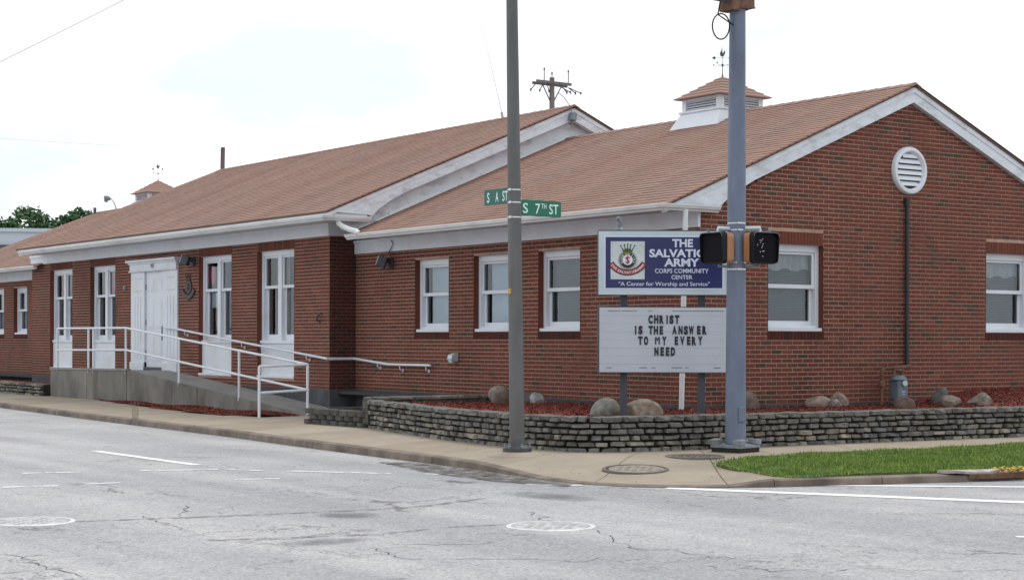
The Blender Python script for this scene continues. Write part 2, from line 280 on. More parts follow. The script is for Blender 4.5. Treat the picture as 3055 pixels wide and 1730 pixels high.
# ------------------------------------------------------------------ mesh helpers
ORI = {}
class MB:
    def __init__(s): s.v = []; s.f = []; s.mi = []
    def add(s, vs, fs, mi=0):
        b = len(s.v); s.v += [tuple(x) for x in vs]; s.f += [tuple(i + b for i in f) for f in fs]; s.mi += [mi] * len(fs); return s
    def box(s, x0, x1, y0, y1, z0, z1, mi=0, skip=''):
        x0, x1 = min(x0, x1), max(x0, x1); y0, y1 = min(y0, y1), max(y0, y1); z0, z1 = min(z0, z1), max(z0, z1)
        v = [(x0, y0, z0), (x1, y0, z0), (x1, y1, z0), (x0, y1, z0), (x0, y0, z1), (x1, y0, z1), (x1, y1, z1), (x0, y1, z1)]
        F = {'-z': (3, 2, 1, 0), '+z': (4, 5, 6, 7), '-y': (0, 1, 5, 4), '+x': (1, 2, 6, 5), '+y': (2, 3, 7, 6), '-x': (3, 0, 4, 7)}
        return s.add(v, [f for k, f in F.items() if k != skip], mi)
    def obox(s, mtx, sx, sy, sz, mi=0):
        v = [mtx @ Vector((a * sx / 2, b * sy / 2, c * sz / 2)) for c in (-1, 1) for b in (-1, 1) for a in (-1, 1)]
        return s.add(v, [(0, 2, 3, 1), (4, 5, 7, 6), (0, 1, 5, 4), (1, 3, 7, 5), (3, 2, 6, 7), (2, 0, 4, 6)], mi)
    def prism(s, poly, d0, d1, mp, mi=0):
        n = len(poly); v = [mp(a, b, d0) for a, b in poly] + [mp(a, b, d1) for a, b in poly]
        return s.add(v, [tuple(range(n)), tuple(range(2 * n - 1, n - 1, -1))] + [(i, i + n, (i + 1) % n + n, (i + 1) % n) for i in range(n)], mi)
    def tube(s, pts, r, n=8, mi=0, cap=True):
        pts = [Vector(p) for p in pts]; rr = r if isinstance(r, (list, tuple)) else [r] * len(pts)
        rings = []; ref = None
        for i, p in enumerate(pts):
            d = (pts[min(i + 1, len(pts) - 1)] - pts[max(i - 1, 0)]).normalized()
            if ref is None: ref = Vector((0, 0, 1)) if abs(d.z) < 0.9 else Vector((1, 0, 0))
            a = (ref - d * ref.dot(d)).normalized(); b = d.cross(a); ref = a
            rings.append([p + (a * math.cos(2 * math.pi * k / n) + b * math.sin(2 * math.pi * k / n)) * rr[i] for k in range(n)])
        v = [q for g in rings for q in g]; f = []
        for i in range(len(pts) - 1):
            for k in range(n): f.append((i * n + k, i * n + (k + 1) % n, (i + 1) * n + (k + 1) % n, (i + 1) * n + k))
        if cap: f.append(tuple(range(n - 1, -1, -1))); f.append(tuple(range((len(pts) - 1) * n, len(pts) * n)))
        return s.add(v, f, mi)
    def lathe(s, c, prof, n=24, axis='z', mi=0):
        v = []; f = []
        for r, h in prof:
            for k in range(n):
                a = 2 * math.pi * k / n; x, y = r * math.cos(a), r * math.sin(a)
                v.append({'z': (c[0] + x, c[1] + y, c[2] + h), 'y': (c[0] + x, c[1] + h, c[2] + y), 'x': (c[0] + h, c[1] + x, c[2] + y)}[axis])
        for i in range(len(prof) - 1):
            for k in range(n): f.append((i * n + k, i * n + (k + 1) % n, (i + 1) * n + (k + 1) % n, (i + 1) * n + k))
        f.append(tuple(range(n))); f.append(tuple(range((len(prof) - 1) * n, len(prof) * n)))
        return s.add(v, f, mi)
    def build(s, name, m, parent=None, smooth=False, bevel=0, base=None):
        o = None
        org = Vector(base) if base is not None else (ORI[parent.name] if parent else Vector((0, 0, 0)))
        me = bpy.data.meshes.new(name)
        me.from_pydata([(x - org.x, y - org.y, z - org.z) for x, y, z in s.v], [], s.f)
        for q in (m if isinstance(m, (list, tuple)) else [m]): me.materials.append(M[q] if isinstance(q, str) else q)
        if any(s.mi): me.polygons.foreach_set('material_index', s.mi)
        if smooth: me.polygons.foreach_set('use_smooth', [True] * len(s.f)); me.set_sharp_from_angle(angle=R(40))
        me.update()
        o = bpy.data.objects.new(name, me); COL.objects.link(o)
        if parent: o.parent = parent; o.location = org - ORI[parent.name]
        else: o.location = org
        ORI[o.name] = org
        if bevel:
            b = o.modifiers.new('bevel', 'BEVEL'); b.width = bevel; b.segments = 2; b.limit_method = 'ANGLE'; b.angle_limit = R(50)
        return o
def tag(o, label=None, cat=None, group=None, kind=None):
    for k, v in (('label', label), ('category', cat), ('group', group), ('kind', kind)):
        if v: o[k] = v
    return o
def thing(name, base, label, cat, group=None):
    o = bpy.data.objects.new(name, None); COL.objects.link(o); o.location = base; o.empty_display_size = 0.2
    ORI[o.name] = Vector(base); return tag(o, label, cat, group)
def place(name, me, parent, loc, rot=(0, 0, 0), sc=(1, 1, 1)):
    o = bpy.data.objects.new(name, me); COL.objects.link(o); o.parent = parent
    o.location = Vector(loc) - ORI[parent.name]; o.rotation_euler = rot; o.scale = sc; ORI[o.name] = Vector(loc); return o
def textmesh(s, bold=0.0, depth=0.004):
    c = bpy.data.curves.new('t', 'FONT'); c.body = s; c.size = 1; c.offset = bold; c.extrude = 0.5; c.resolution_u = 3
    c.align_x = 'CENTER'
    o = bpy.data.objects.new('t', c); COL.objects.link(o)
    me = bpy.data.meshes.new_from_object(o.evaluated_get(bpy.context.evaluated_depsgraph_get()))
    v = np.array([q.co[:] for q in me.vertices]); f = [tuple(p.vertices) for p in me.polygons]
    bpy.data.objects.remove(o); bpy.data.curves.remove(c); bpy.data.meshes.remove(me)
    return v, f
def put_text(mb, s, o, ru, rv, rn, h, width=None, cx=0, z=0, depth=0.004, bold=0.02, wscale=1.0, mi=0):
    """flat lettering: cap height h, centred at (cx, z=baseline) in the plane o + ru*x + rv*y"""
    v, f = textmesh(s, bold)
    y0, y1 = v[:, 1].min(), v[:, 1].max(); x0, x1 = v[:, 0].min(), v[:, 0].max()
    cap = 0.69
    sx = (width / (x1 - x0)) if width else h / cap * wscale
    xm = (x0 + x1) / 2
    mb.add([o + ru * (cx + (a - xm) * sx) + rv * (z + b / cap * h) + rn * ((c + 0.5) * depth) for a, b, c in v], f, mi)

# wall mapping: plane 'A' faces -X at X = c (u is Y); plane 'B' faces -Y at Y = c (u is X); d is outwards
def WA(c): return lambda u, z, d: (c - d, u, z)
def WB(c): return lambda u, z, d: (u, c - d, z)
def wbox(mb, W, u0, u1, z0, z1, d0, d1, mi=0):
    a = W(u0, z0, d0); b = W(u1, z1, d1); mb.box(a[0], b[0], a[1], b[1], a[2], b[2], mi)

# ------------------------------------------------------------------ ground
g = MB().box(-3000, 3000, -3000, 3000, -1, -0.03).build('ground', 'earth'); tag(g, kind='structure')
road = MB().add([(-120, -120, 0), (120, -120, 0), (120, 200, 0), (-120, 200, 0)], [(0, 1, 2, 3)]).build('road', 'road'); tag(road, kind='structure')
def flat(name, pts, z, m, parent=None, kind=None):
    o = MB().add([(x, y, z) for x, y in pts], [tuple(range(len(pts)))]).build(name, m, parent)
    if kind: o['kind'] = kind
    return o
def strip(name, pts, wd, z, m, parent):
    pts = [Vector((*p, 0)) for p in pts]; Lf = []; Rt = []
    for i, p in enumerate(pts):
        d = (pts[min(i + 1, len(pts) - 1)] - pts[max(i - 1, 0)]).normalized(); n = Vector((-d.y, d.x, 0)) * wd / 2
        Lf.append(p + n); Rt.append(p - n)
    n = len(pts); return MB().add([(q.x, q.y, z) for q in Lf + Rt], [(i, i + 1, n + i + 1, n + i) for i in range(n - 1)]).build(name, m, parent)
# painted lines
for a, b, wd, m in (((-7.63, 3.6), (-7.60, 0.40), 0.14, 'marking'),
                    ((-9.80, 0.24), (-9.18, 0.08), 0.115, 'worn'), ((-8.53, -0.10), (-7.70, -0.40), 0.12, 'worn'), ((-7.62, -0.50), (-7.34, -0.87), 0.105, 'worn'),
                    ((-7.15, -1.05), (-6.35, -2.05), 0.115, 'worn'), ((-6.04, -2.28), (-5.80, -2.60), 0.10, 'marking'), ((-5.95, -4.13), (-5.52, -4.54), 0.105, 'worn'),
                    ((-10.60, -1.48), (-10.06, -1.61), 0.13, 'worn'), ((-9.75, -1.55), (-9.38, -1.59), 0.105, 'worn'), ((-8.18, -1.84), (-7.73, -2.02), 0.115, 'worn'),
                    ((-3.39, -5.90), (-1.2, -7.64), 0.15, 'marking'), ((-4.98, -5.26), (-2.95, -8.75), 0.23, 'marking'), ((-1.2, -7.64), (6, -13.4), 0.15, 'marking'), ((-2.95, -8.75), (1, -15.5), 0.23, 'marking'),
                    ((-5.6, -10.2), (-5.25, -10.5), 0.105, 'worn'), ((-2.7, -11.7), (-2.5, -12.0), 0.05, 'worn')):
    strip('lane_marking', (a, b), wd, 0.004, m, road)
strip('tar_seam', ((-11.2, -5.14), (-10.0, -5.40), (-8.72, -5.60), (-8.03, -5.56), (-7.2, -5.2)), 0.09, 0.004, 'tar', road)
strip('tar_seam', ((-10.9, -7.0), (-9.6, -7.35), (-8.9, -7.2), (-8.3, -7.3)), 0.07, 0.004, 'tar', road)
flat('oil_stain', [(-9.25, -5.6), (-8.85, -5.65), (-8.75, -6.05), (-9.1, -6.25), (-9.4, -6.0)], 0.006, 'patch', road)
flat('oil_stain', [(-10.6, -7.3), (-10.1, -7.35), (-9.7, -7.6), (-10.2, -7.8), (-10.7, -7.6)], 0.006, 'patch', road)
flat('oil_stain', [(-6.9, -5.0), (-6.6, -4.6), (-6.2, -5.2), (-6.35, -6.2), (-6.7, -6.0)], 0.008, 'patch', road)
flat('gutter_silt', [(-5.22, -0.6), (-5.55, -0.4), (-5.95, -2.2), (-6.0, -3.6), (-5.75, -4.6), (-5.44, -4.3), (-5.42, -3.4), (-5.24, -2.0)], 0.010, 'silt', road)

# open cracks in the asphalt, uneven in width
CRACKS = [[(-7.973, -7.963), (-8.101, -8.23), (-8.2, -8.447), (-8.355, -8.697), (-8.444, -8.951), (-8.545, -9.33)], [(-12.408, -6.956), (-12.371, -7.3), (-12.431, -7.86), (-12.427, -8.005), (-12.417, -8.25), (-12.404, -8.45)], [(-12.801, -8.032), (-12.645, -7.96), (-12.455, -7.926)], [(-10.553, -4.976), (-10.616, -5.339), (-10.674, -5.782), (-10.689, -6.079), (-10.742, -6.484)], [(-8.523, -10.399), (-8.588, -10.663), (-8.383, -10.698), (-8.373, -10.905), (-7.989, -10.858)], [(-9.862, -7.934), (-9.618, -8.198), (-9.304, -8.304), (-9.015, -8.233)], [(-7.563, -6.482), (-7.756, -6.954), (-7.923, -7.114), (-7.861, -7.48)], [(-9.984, -8.953), (-9.716, -9.131), (-9.469, -9.34), (-9.294, -9.566), (-9.052, -9.438)], [(-10.071, -8.049), (-10.214, -8.62), (-10.176, -8.826), (-10.004, -8.94)], [(-9.863, -4.332), (-10.008, -4.692), (-10.194, -5.003), (-10.36, -5.341)], [(-7.925, -10.797), (-7.793, -11.091), (-7.564, -11.345), (-7.138, -11.527)], [(-7.512, -5.147), (-7.516, -5.555), (-7.391, -5.757)], [(-8.366, -9.376), (-8.4, -9.71), (-8.38, -10.108), (-8.239, -10.289)]]
for pts in CRACKS:
    fine = []
    for a, b in zip(pts[:-1], pts[1:]):
        d = Vector(b) - Vector(a); n_ = max(2, int(d.length / .07)); nv = Vector((-d.y, d.x)).normalized()
        for i in range(n_): q = Vector(a) + d * (i / n_) + nv * random.gauss(0, .024); fine.append(q)
    fine.append(Vector(pts[-1])); mb = MB(); n_ = len(fine); Lf, Rt = [], []
    for i, q in enumerate(fine):
        d = (fine[min(i + 1, n_ - 1)] - fine[max(i - 1, 0)]).normalized(); nv = Vector((-d.y, d.x)) * random.uniform(.001, .0065) * (0.3 if i in (0, n_ - 1) else 1)
        Lf.append((q.x + nv.x, q.y + nv.y, .003)); Rt.append((q.x - nv.x, q.y - nv.y, .003))
    mb.add(Lf + Rt, [(i, i + 1, n_ + i + 1, n_ + i) for i in range(n_ - 1)]).build('crack', 'crack', road)

# kerb line: x, y, height of the kerb, inner x, inner y of the pavement
KP = [(-2.75, 36, .10, -1.0, 36), (-3.05, 31, .10, -1.0, 31), (-3.42, 25, .10, -1.0, 25), (-3.73, 19.3, .10, -1.0, 19.3), (-4.08, 14.6, .10, -1.0, 14.6), (-4.36, 10.3, .10, -1.0, 10.3), (-4.50, 7.6, .10, -1.0, 7.6),
      (-4.62, 5.5, .10, -2.75, 5.5), (-4.78, 3.9, .10, -2.8, 3.9), (-4.90, 2.4, .10, -3.2, 2.4), (-5.02, .7, .10, -3.45, .7), (-5.12, -.96, .095, -3.65, -.9), (-5.22, -2.1, .085, -3.65, -1.7),
      (-5.33, -2.95, .05, -3.5, -2.1), (-5.42, -3.7, .022, -3.2, -2.2), (-5.41, -4.4, .018, -2.9, -2.25), (-5.22, -4.95, .018, -2.6, -2.25), (-4.85, -5.33, .018, -2.3, -2.28), (-4.42, -5.58, .02, -2.0, -2.28),
      (-4.02, -5.76, .075, -1.7, -2.3), (-3.1, -6.05, .078, -.8, -2.35), (-2.0, -6.33, .078, .3, -2.35), (-.86, -6.52, .078, 1.4, -2.4), (1.5, -6.9, .08, 3.6, -2.45), (5, -7.5, .08, 6.8, -2.6), (9, -8.2, .08, 10.5, -2.8)]
kerb = thing('kerb', (KP[9][0], KP[9][1], 0), None, None); kerb['kind'] = 'structure'
walk = MB().add([(k[0] + (k[3] - k[0]) * .02, k[1] + (k[4] - k[1]) * .02, -.02) for k in KP] + [(k[3], k[4], .05) for k in KP], [(i, i + 1, len(KP) + i + 1, len(KP) + i) for i in range(len(KP) - 1)]).build('sidewalk', 'joint'); walk['kind'] = 'structure'
def lerp(a, b, t): return [x + (y - x) * t for x, y in zip(a, b)]
def inward(k):
    v = Vector((k[3] - k[0], k[4] - k[1])); return v.normalized(), v.length
def slab(keys, kb=0.165, gap=0.012):
    mb = MB(); n = 6; vs = []; mrow = len(keys) - 1
    for k in keys:
        d, Ln = inward(k)
        for i in range(n + 1):
            f = i / n; sd = kb + (Ln - kb) * f; f = f * f * (3 - 2 * f) if k[2] < .06 else f
            vs.append(Vector((k[0] + d.x * sd, k[1] + d.y * sd, k[2] + (.15 - k[2]) * min(1, f * 1.6))))
    for i in range(n + 1):
        e = (vs[(n + 1) + i] - vs[i]).normalized() * gap / 2; vs[i] += e; q = mrow * (n + 1) + i; vs[q] -= (vs[q] - vs[q - n - 1]).normalized() * gap / 2
    N = len(vs); top = [(j * (n + 1) + i, j * (n + 1) + i + 1, (j + 1) * (n + 1) + i + 1, (j + 1) * (n + 1) + i) for j in range(mrow) for i in range(n)]
    low = [v - Vector((0, 0, .08)) for v in vs]
    side = []
    for i in range(n):
        side.append((i, i + 1, N + i + 1, N + i)); q = mrow * (n + 1) + i; side.append((q, q + 1, N + q + 1, N + q))
    for j in range(mrow):
        q = j * (n + 1); side.append((q, q + n + 1, N + q + n + 1, N + q))
    mb.add(vs + low, top + side); return mb.build('slab', 'walk', walk)
def kerbstone(keys, m='kerb'):
    mb = MB(); prof = [(0.0, -.02), (0.004, None), (0.03, None), (0.15, None), (0.15, -.02)]; rows = []
    for k in keys:
        d, _ = inward(k); h = k[2]
        pr = [(0, -.02), (.002, h - min(.03, h * .5)), (.012, h - .008), (.04, h), (.152, h + .003), (.152, -.02)]
        rows.append([(k[0] + d.x * a, k[1] + d.y * a, z) for a, z in pr])
    n = len(rows[0]); v = [q for r_ in rows for q in r_]
    f = [(i * n + j, i * n + j + 1, (i + 1) * n + j + 1, (i + 1) * n + j) for i in range(len(rows) - 1) for j in range(n - 1)]
    f += [tuple(range(n)), tuple(range((len(rows) - 1) * n + n - 1, (len(rows) - 1) * n - 1, -1))]
    mb.add(v, f); return mb.build('kerb_stone', m, kerb, smooth=True)
def kat(i, t): return lerp(KP[i], KP[i + 1], t)
def keys_between(a, b, step=.34):
    n = max(2, int((b - a) / step)); o = []
    for q in range(n + 1):
        v = a + (b - a) * q / n; i = min(int(v), len(KP) - 2); o.append(kat(i, v - i))
    return o
SJ = [0, .33, .66, 1, 1.25, 1.5, 1.75, 2, 2.3, 2.6, 3, 3.3, 3.65, 4, 4.33, 4.66, 5, 5.5, 6.02, 6.7, 7.0, 7.9, 8.85, 9.8, 10.9, 12.4, 15.2, 18.0, 19.6, 20.9, 22, 22.5, 23, 23.5, 24, 24.5, 25]
for a_, b_ in zip(SJ[:-1], SJ[1:]): slab(keys_between(a_, b_))
KJ = [(0, 0), (1, .5), (2, .5), (3, 0), (3, .93), (5, .0), (7, 0), (8, .9), (11, 0), (12, .55), (13, .2), (15, 0), (18, 0), (19, .05), (20, .3), (21, .4), (22, .25), (22, .6), (24, .95)]
for (i0, t0), (i1, t1) in zip(KJ[:-1], KJ[1:]):
    a = i0 + t0 + .004; b = i1 + t1 - .004; n = max(3, int((b - a) * 4)); keys = []
    for q in range(n + 1):
        s = a + (b - a) * q / n; i = min(int(s), len(KP) - 2); keys.append(kat(i, s - i))
    kerbstone(keys, 'kerb')

# grass verge
VP = [(-3.35, -4.16), (-2.6, -4.0), (-1.69, -3.91), (.37, -4.0), (2.27, -3.9), (8, -3.9), (9, -7.8), (5, -7.28), (1.5, -6.68), (-.86, -6.30), (-2.0, -6.10), (-3.0, -5.86), (-3.62, -5.72), (-3.72, -5.5), (-3.6, -5.0), (-3.5, -4.6)]
def vz(x, y): return .095 + (.165 - .095) * max(0, min(1, (y + 6.3) / 2.3)) ** .7 - .045 * max(0, min(1, (-2.7 - x) / 1.0))
vb = MB(); cen = (-1.0, -5.1)
vb.add([(x, y, vz(x, y) + .004) for x, y in VP] + [(x, y, 0.03) for x, y in VP], [tuple(range(len(VP)))] + [(i, (i + 1) % len(VP), len(VP) + (i + 1) % len(VP), len(VP) + i) for i in range(len(VP))])
verge = vb.build('verge_ground', 'soil'); verge['kind'] = 'structure'
def inpoly(px, py, poly):
    ins = np.zeros(px.shape, bool); n = len(poly)
    for i in range(n):
        x0, y0 = poly[i]; x1, y1 = poly[(i + 1) % n]
        c = ((y0 > py) != (y1 > py)); ins ^= c & (px < (x1 - x0) * (py - y0) / ((y1 - y0) or 1e-9) + x0)
    return ins
def npmesh(name, verts, faces, m, kind=None, parent=None):
    me = bpy.data.meshes.new(name); k = faces.shape[1]
    me.vertices.add(len(verts)); me.vertices.foreach_set('co', verts.astype(np.float32).ravel())
    me.loops.add(faces.size); me.loops.foreach_set('vertex_index', faces.astype(np.int32).ravel())
    me.polygons.add(len(faces)); me.polygons.foreach_set('loop_start', np.arange(len(faces), dtype=np.int32) * k)
    me.update(calc_edges=True); me.materials.append(M[m])
    o = bpy.data.objects.new(name, me); COL.objects.link(o); ORI[o.name] = Vector((0, 0, 0))
    if kind: o['kind'] = kind
    if parent: o.parent = parent; o.location = -ORI[parent.name]
    return o
def grow(name, poly, zf, n, h0, h1, wd, m):
    xs = [p[0] for p in poly]; ys = [p[1] for p in poly]
    px = rng.uniform(min(xs) - .03, max(xs) + .03, n * 3); py = rng.uniform(min(ys) - .04, max(ys) + .04, n * 3)
    j = rng.normal(0, .06, (2, n * 3)); ok = inpoly(px + j[0], py + j[1], poly); px, py = px[ok][:n], py[ok][:n]; n = len(px)
    a = rng.uniform(0, 2 * np.pi, n); h = rng.uniform(h0, h1, n) * (0.8 + .3 * np.sin(px * 5.1 + 2 * np.sin(py * 3)) * np.sin(py * 6.7)) * np.where(rng.uniform(0, 1, n) > .985, 2.0, 1.0); ln = rng.normal(0, .45, (2, n)) * h
    pz = np.vectorize(zf)(px, py); dx, dy = np.cos(a) * wd, np.sin(a) * wd
    v = np.stack([np.stack([px - dx, py - dy, pz], 1), np.stack([px + dx, py + dy, pz], 1), np.stack([px + ln[0], py + ln[1], pz + h], 1)], 1).reshape(-1, 3)
    return npmesh(name, v, np.arange(3 * n).reshape(-1, 3), m, 'stuff')
tag(grow('grass', VP, vz, 150000, .015, .046, .0055, 'grass'), 'bright green mown grass strip between the kerb and the stone wall pavement', 'grass')

# mulch beds
def bed(name, poly, zf, nchip, label, step=.22):
    mb = MB(); xs = [p[0] for p in poly]; ys = [p[1] for p in poly]
    X = np.arange(min(xs), max(xs) + step, step); Y = np.arange(min(ys), max(ys) + step, step)
    gx, gy = np.meshgrid(X, Y, indexing='ij'); gz = np.vectorize(zf)(gx, gy) + rng.normal(0, .006, gx.shape)
    nv = np.stack([gx, gy, gz], 2).reshape(-1, 3); nx, ny = gx.shape; fs = []
    ins = inpoly(gx + step / 2, gy + step / 2, poly)
    for i in range(nx - 1):
        for j in range(ny - 1):
            if ins[i, j]: fs.append((i * ny + j, (i + 1) * ny + j, (i + 1) * ny + j + 1, i * ny + j + 1))
    px = rng.uniform(min(xs), max(xs), nchip * 4); py = rng.uniform(min(ys), max(ys), nchip * 4); ok = inpoly(px, py, poly); px, py = px[ok][:nchip], py[ok][:nchip]; n = len(px)
    pz = np.vectorize(zf)(px, py) + rng.uniform(.003, .016, n); a = rng.uniform(0, 2 * np.pi, n); l = rng.uniform(.007, .024, n); wd = rng.uniform(.003, .008, n); tl = rng.uniform(-.6, .6, n) * l; rl = rng.uniform(-.7, .7, n) * wd
    ca, sa = np.cos(a), np.sin(a)
    def P(s, t): return np.stack([px + ca * l * s - sa * wd * t, py + sa * l * s + ca * wd * t, pz + tl * s + rl * t], 1)
    v = np.stack([P(-1, -1), P(1, -1), P(1, 1), P(-1, 1)], 1).reshape(-1, 3)
    allv = np.concatenate([nv, v]); allf = np.concatenate([np.array(fs), np.arange(4 * n).reshape(-1, 4) + len(nv)])
    o = npmesh(name, allv, allf, 'mulch', 'stuff'); return tag(o, label, 'mulch')
def pz1(x, y):
    t = max(0, min(1, (y + 2.3) / 2.3)) if x > -.2 else max(0, min(1, (x + 3.6) / 3.4))
    z = .50 + .03 * t + .015 * math.sin(x * 2.3) * math.sin(y * 1.9)
    return z + .21 * max(0, min(1, (x - 4.2) / 1.6)) * max(0.2, t)
BED1 = [(-.02, 4.5), (-2.8, 4.5), (-3.1, 3.0), (-3.4, 1.4), (-3.66, -.9), (-3.5, -1.85), (-3.2, -2.15), (-2.0, -2.25), (0, -2.3), (4, -2.45), (9, -2.7), (9, -.02), (-.02, -.02)]
bed('mulch', BED1, pz1, 60000, 'red bark mulch filling the bed behind the stone wall')
bed('mulch', [(-.02, 6.2), (-2.85, 6.2), (-2.75, 4.7), (-.02, 4.7)], lambda x, y: .29, 6000, 'red mulch behind the low scalloped block wall')
bed('mulch', [(-1.67, 19.0), (-1.67, 9.0), (-2.5, 8.9), (-2.72, 11), (-2.4, 14), (-1.9, 17.5)], lambda x, y: .165 + .02 * math.sin(x * 3) * math.sin(y * 2), 14000, 'thin wedge of red mulch between the ramp and the sidewalk')
bed('mulch', [(-.02, 22.2), (-1.6, 22.2), (-1.5, 36), (-.02, 36)], lambda x, y: .40, 2500, 'mulch strip behind the far low stone wall')

# ------------------------------------------------------------------ the building
GX = 4.3; SL = 5 / 12
bld = thing('brick_building', (0, 0, 0), 'long red brick community hall with brown shingle gable roofs and white trim', 'building')
CH, PT, JT, LB = .0667, .2127, .0130, .1997      # course, brick pitch, joint, brick length
Z0 = 1.6555 - CH * 16
def subtract(iv, a, b):
    o = []
    for p, q in iv:
        if b <= p or a >= q: o.append((p, q)); continue
        if a > p: o.append((p, a))
        if b < q: o.append((b, q))
    return o
def brick_field(W, u0, u1, z1, holes, top=None, off=0.0, single=None, z0=Z0):
    mb = MB(); k = 0; full = []
    while z0 + k * CH + .05 < z1:
        za = z0 + k * CH; zb = za + CH - JT; iv = [(u0, u1)]
        if top: a, b = top(zb); iv = [(max(u0, a), min(u1, b))]
        for h in holes:
            if zb > h[2] + .004 and za < h[3] - .004: iv = subtract(iv, h[0], h[1])
        for p, q in iv:
            if q - p < .03: continue
            s = math.floor((p - off) / PT) * PT + off + (PT / 2 if k % 2 else 0)
            while s > p: s -= PT
            while s < q:
                a = max(s, p + (JT / 2 if s < p else 0)); b = min(s + LB, q)
                if b - a > .025:
                    if single and b - a > LB - .001 and single(a, za): full.append((a, za))
                    else:
                        d = .005 + random.uniform(-.0012, .0012)
                        v = [W(a, za, 0), W(b, za, 0), W(b, zb, 0), W(a, zb, 0), W(a + .001, za + .001, d), W(b - .001, za + .001, d), W(b - .001, zb - .001, d), W(a + .001, zb - .001, d)]
                        mb.add(v, [(4, 5, 6, 7), (0, 1, 5, 4), (1, 2, 6, 5), (2, 3, 7, 6), (3, 0, 4, 7)])
                s += PT
        k += 1
    return mb, full
def soldiers(mb, W, u0, u1, z0, z1, d=.008, p=.0667):
    n = round((u1 - u0) / p); p = (u1 - u0) / n
    for i in range(n):
        a = u0 + i * p + .004; b = a + p - .008; dd = d + random.uniform(-.001, .001)
        v = [W(a, z0, -.06), W(b, z0, -.06), W(b, z1, -.06), W(a, z1, -.06), W(a, z0, dd), W(b, z0, dd), W(b, z1, dd), W(a, z1, dd)]
        mb.add(v, [(4, 5, 6, 7), (0, 1, 5, 4), (1, 2, 6, 5), (2, 3, 7, 6), (3, 0, 4, 7)])
def wall_back(W, u0, u1, z0, z1, holes, gable=None, dep=.12):
    mb = MB(); us = sorted({u0, u1, *[h[0] for h in holes], *[h[1] for h in holes]}); zs = sorted({z0, z1, *[h[2] for h in holes], *[h[3] for h in holes]})
    us = [u for u in us if u0 <= u <= u1]; zs = [z for z in zs if z0 <= z <= z1]
    for a, b in zip(us[:-1], us[1:]):
        for c, d in zip(zs[:-1], zs[1:]):
            if any(h[0] <= (a + b) / 2 <= h[1] and h[2] <= (c + d) / 2 <= h[3] for h in holes): continue
            mb.add([W(a, c, 0), W(b, c, 0), W(b, d, 0), W(a, d, 0)], [(0, 1, 2, 3)])
    for h in holes:
        q = [(h[0], h[2]), (h[1], h[2]), (h[1], h[3]), (h[0], h[3])]
        for i in range(4):
            a, b = q[i], q[(i + 1) % 4]; mb.add([W(*a, .008), W(*b, .008), W(*b, -dep), W(*a, -dep)], [(0, 1, 2, 3)], 1)
    if gable: mb.add([W(u, z, 0) for u, z in gable], [tuple(range(len(gable)))])
    return mb
WT, WBOT = 2.945, 1.6555
AH = [(6.67, 7.79), (4.76, 5.88), (2.86, 3.98)]
LH = [(28.20, 29.30), (30.13, 31.23), (32.9, 34.0)]
BH = [(1.304, 2.43), (6.10, 7.22)]
CHH = [(23.25, 24.83), (20.445, 22.04), (14.14, 15.76), (11.353, 12.95)]
DOOR = (16.80, 19.45)
ZB, ZT = .767, 3.285
def holes(lst, a, b): return [(p, q, a, b) for p, q in lst]
SILL = CH * 1.6
def wing_wall(nm, W, u0, u1, ops, ztop, label=None, top=None, single=None, gable=None, off=0, lintel=False):
    hb = holes(ops, WBOT, WT)
    hh = holes(ops, WBOT - CH * 2, WT + (.2 if lintel else 0))
    back = wall_back(W, u0, u1, .2, ztop, hb, gable).build('wall', ['mortar', 'brick'], bld)
    if label: back['label'] = label
    mb, full = brick_field(W, u0, u1, ztop if not gable else 5.4, hh, top, off, single)
    sl2 = MB()
    for p, q in ops:
        soldiers(sl2, W, p - .01, q + .01, WBOT - CH * 2 + .006, WBOT - .004, .016)
        if lintel: soldiers(mb, W, p, q, WT + .006, WT + .2 - JT)
    o = mb.build('brickwork', 'brick', back); o['kind'] = 'stuff'
    o = sl2.build('sill_brick', 'brickdark', back); o['kind'] = 'stuff'
    fd = MB(); wbox(fd, W, u0 + .01, u1 - .01, -.1, Z0 - .006, -.2, .006); fd.build('foundation', 'found', bld)
    return back, full
# gable wall on South 7th Street, its nearest bricks are single objects
def gtop(z): return (GX - (5.36 - z) / SL, GX + (5.36 - z) / SL)
gb, full = wing_wall('gable', WB(0), 0, 8.6, BH, 3.3, None, gtop, lambda a, z: a > 0.96 and z > .62, [(0, 3.3), (8.6, 3.3), (GX, 5.45)], 0.0, True)
brickmesh = []
for i in range(4):
    b = MB(); d = .006; e = .001; h = CH - JT
    b.add([(0, 0, 0), (LB, 0, 0), (LB, 0, h), (0, 0, h), (e, -d + e, e), (LB - e, -d + e, e), (LB - e, -d + e, h - e), (e, -d + e, h - e), (.012, -d, .006), (LB - .012, -d - random.uniform(0, .001), .006), (LB - .012, -d, h - .006), (.012, -d, h - .006)],
          [(8, 9, 10, 11), (4, 5, 9, 8), (5, 6, 10, 9), (6, 7, 11, 10), (7, 4, 8, 11), (0, 1, 5, 4), (1, 2, 6, 5), (2, 3, 7, 6), (3, 0, 4, 7)])
    me = bpy.data.meshes.new('brick'); me.from_pydata(b.v, [], b.f); me.materials.append(M['brick1']); brickmesh.append(me)
full.sort(key=lambda q: q[0] + abs(q[1] - 1.9) * .12)
rest = MB()
for i, (a, z) in enumerate(full):
    if i < 300: place('brick', random.choice(brickmesh), gb, (a, random.uniform(-.001, .001), z))
    else: rest.box(a, a + LB, -.005 + random.uniform(-.001, .001), 0, z, z + CH - JT, 0, '+y')
o = rest.build('brickwork', 'brick', gb); o['kind'] = 'stuff'
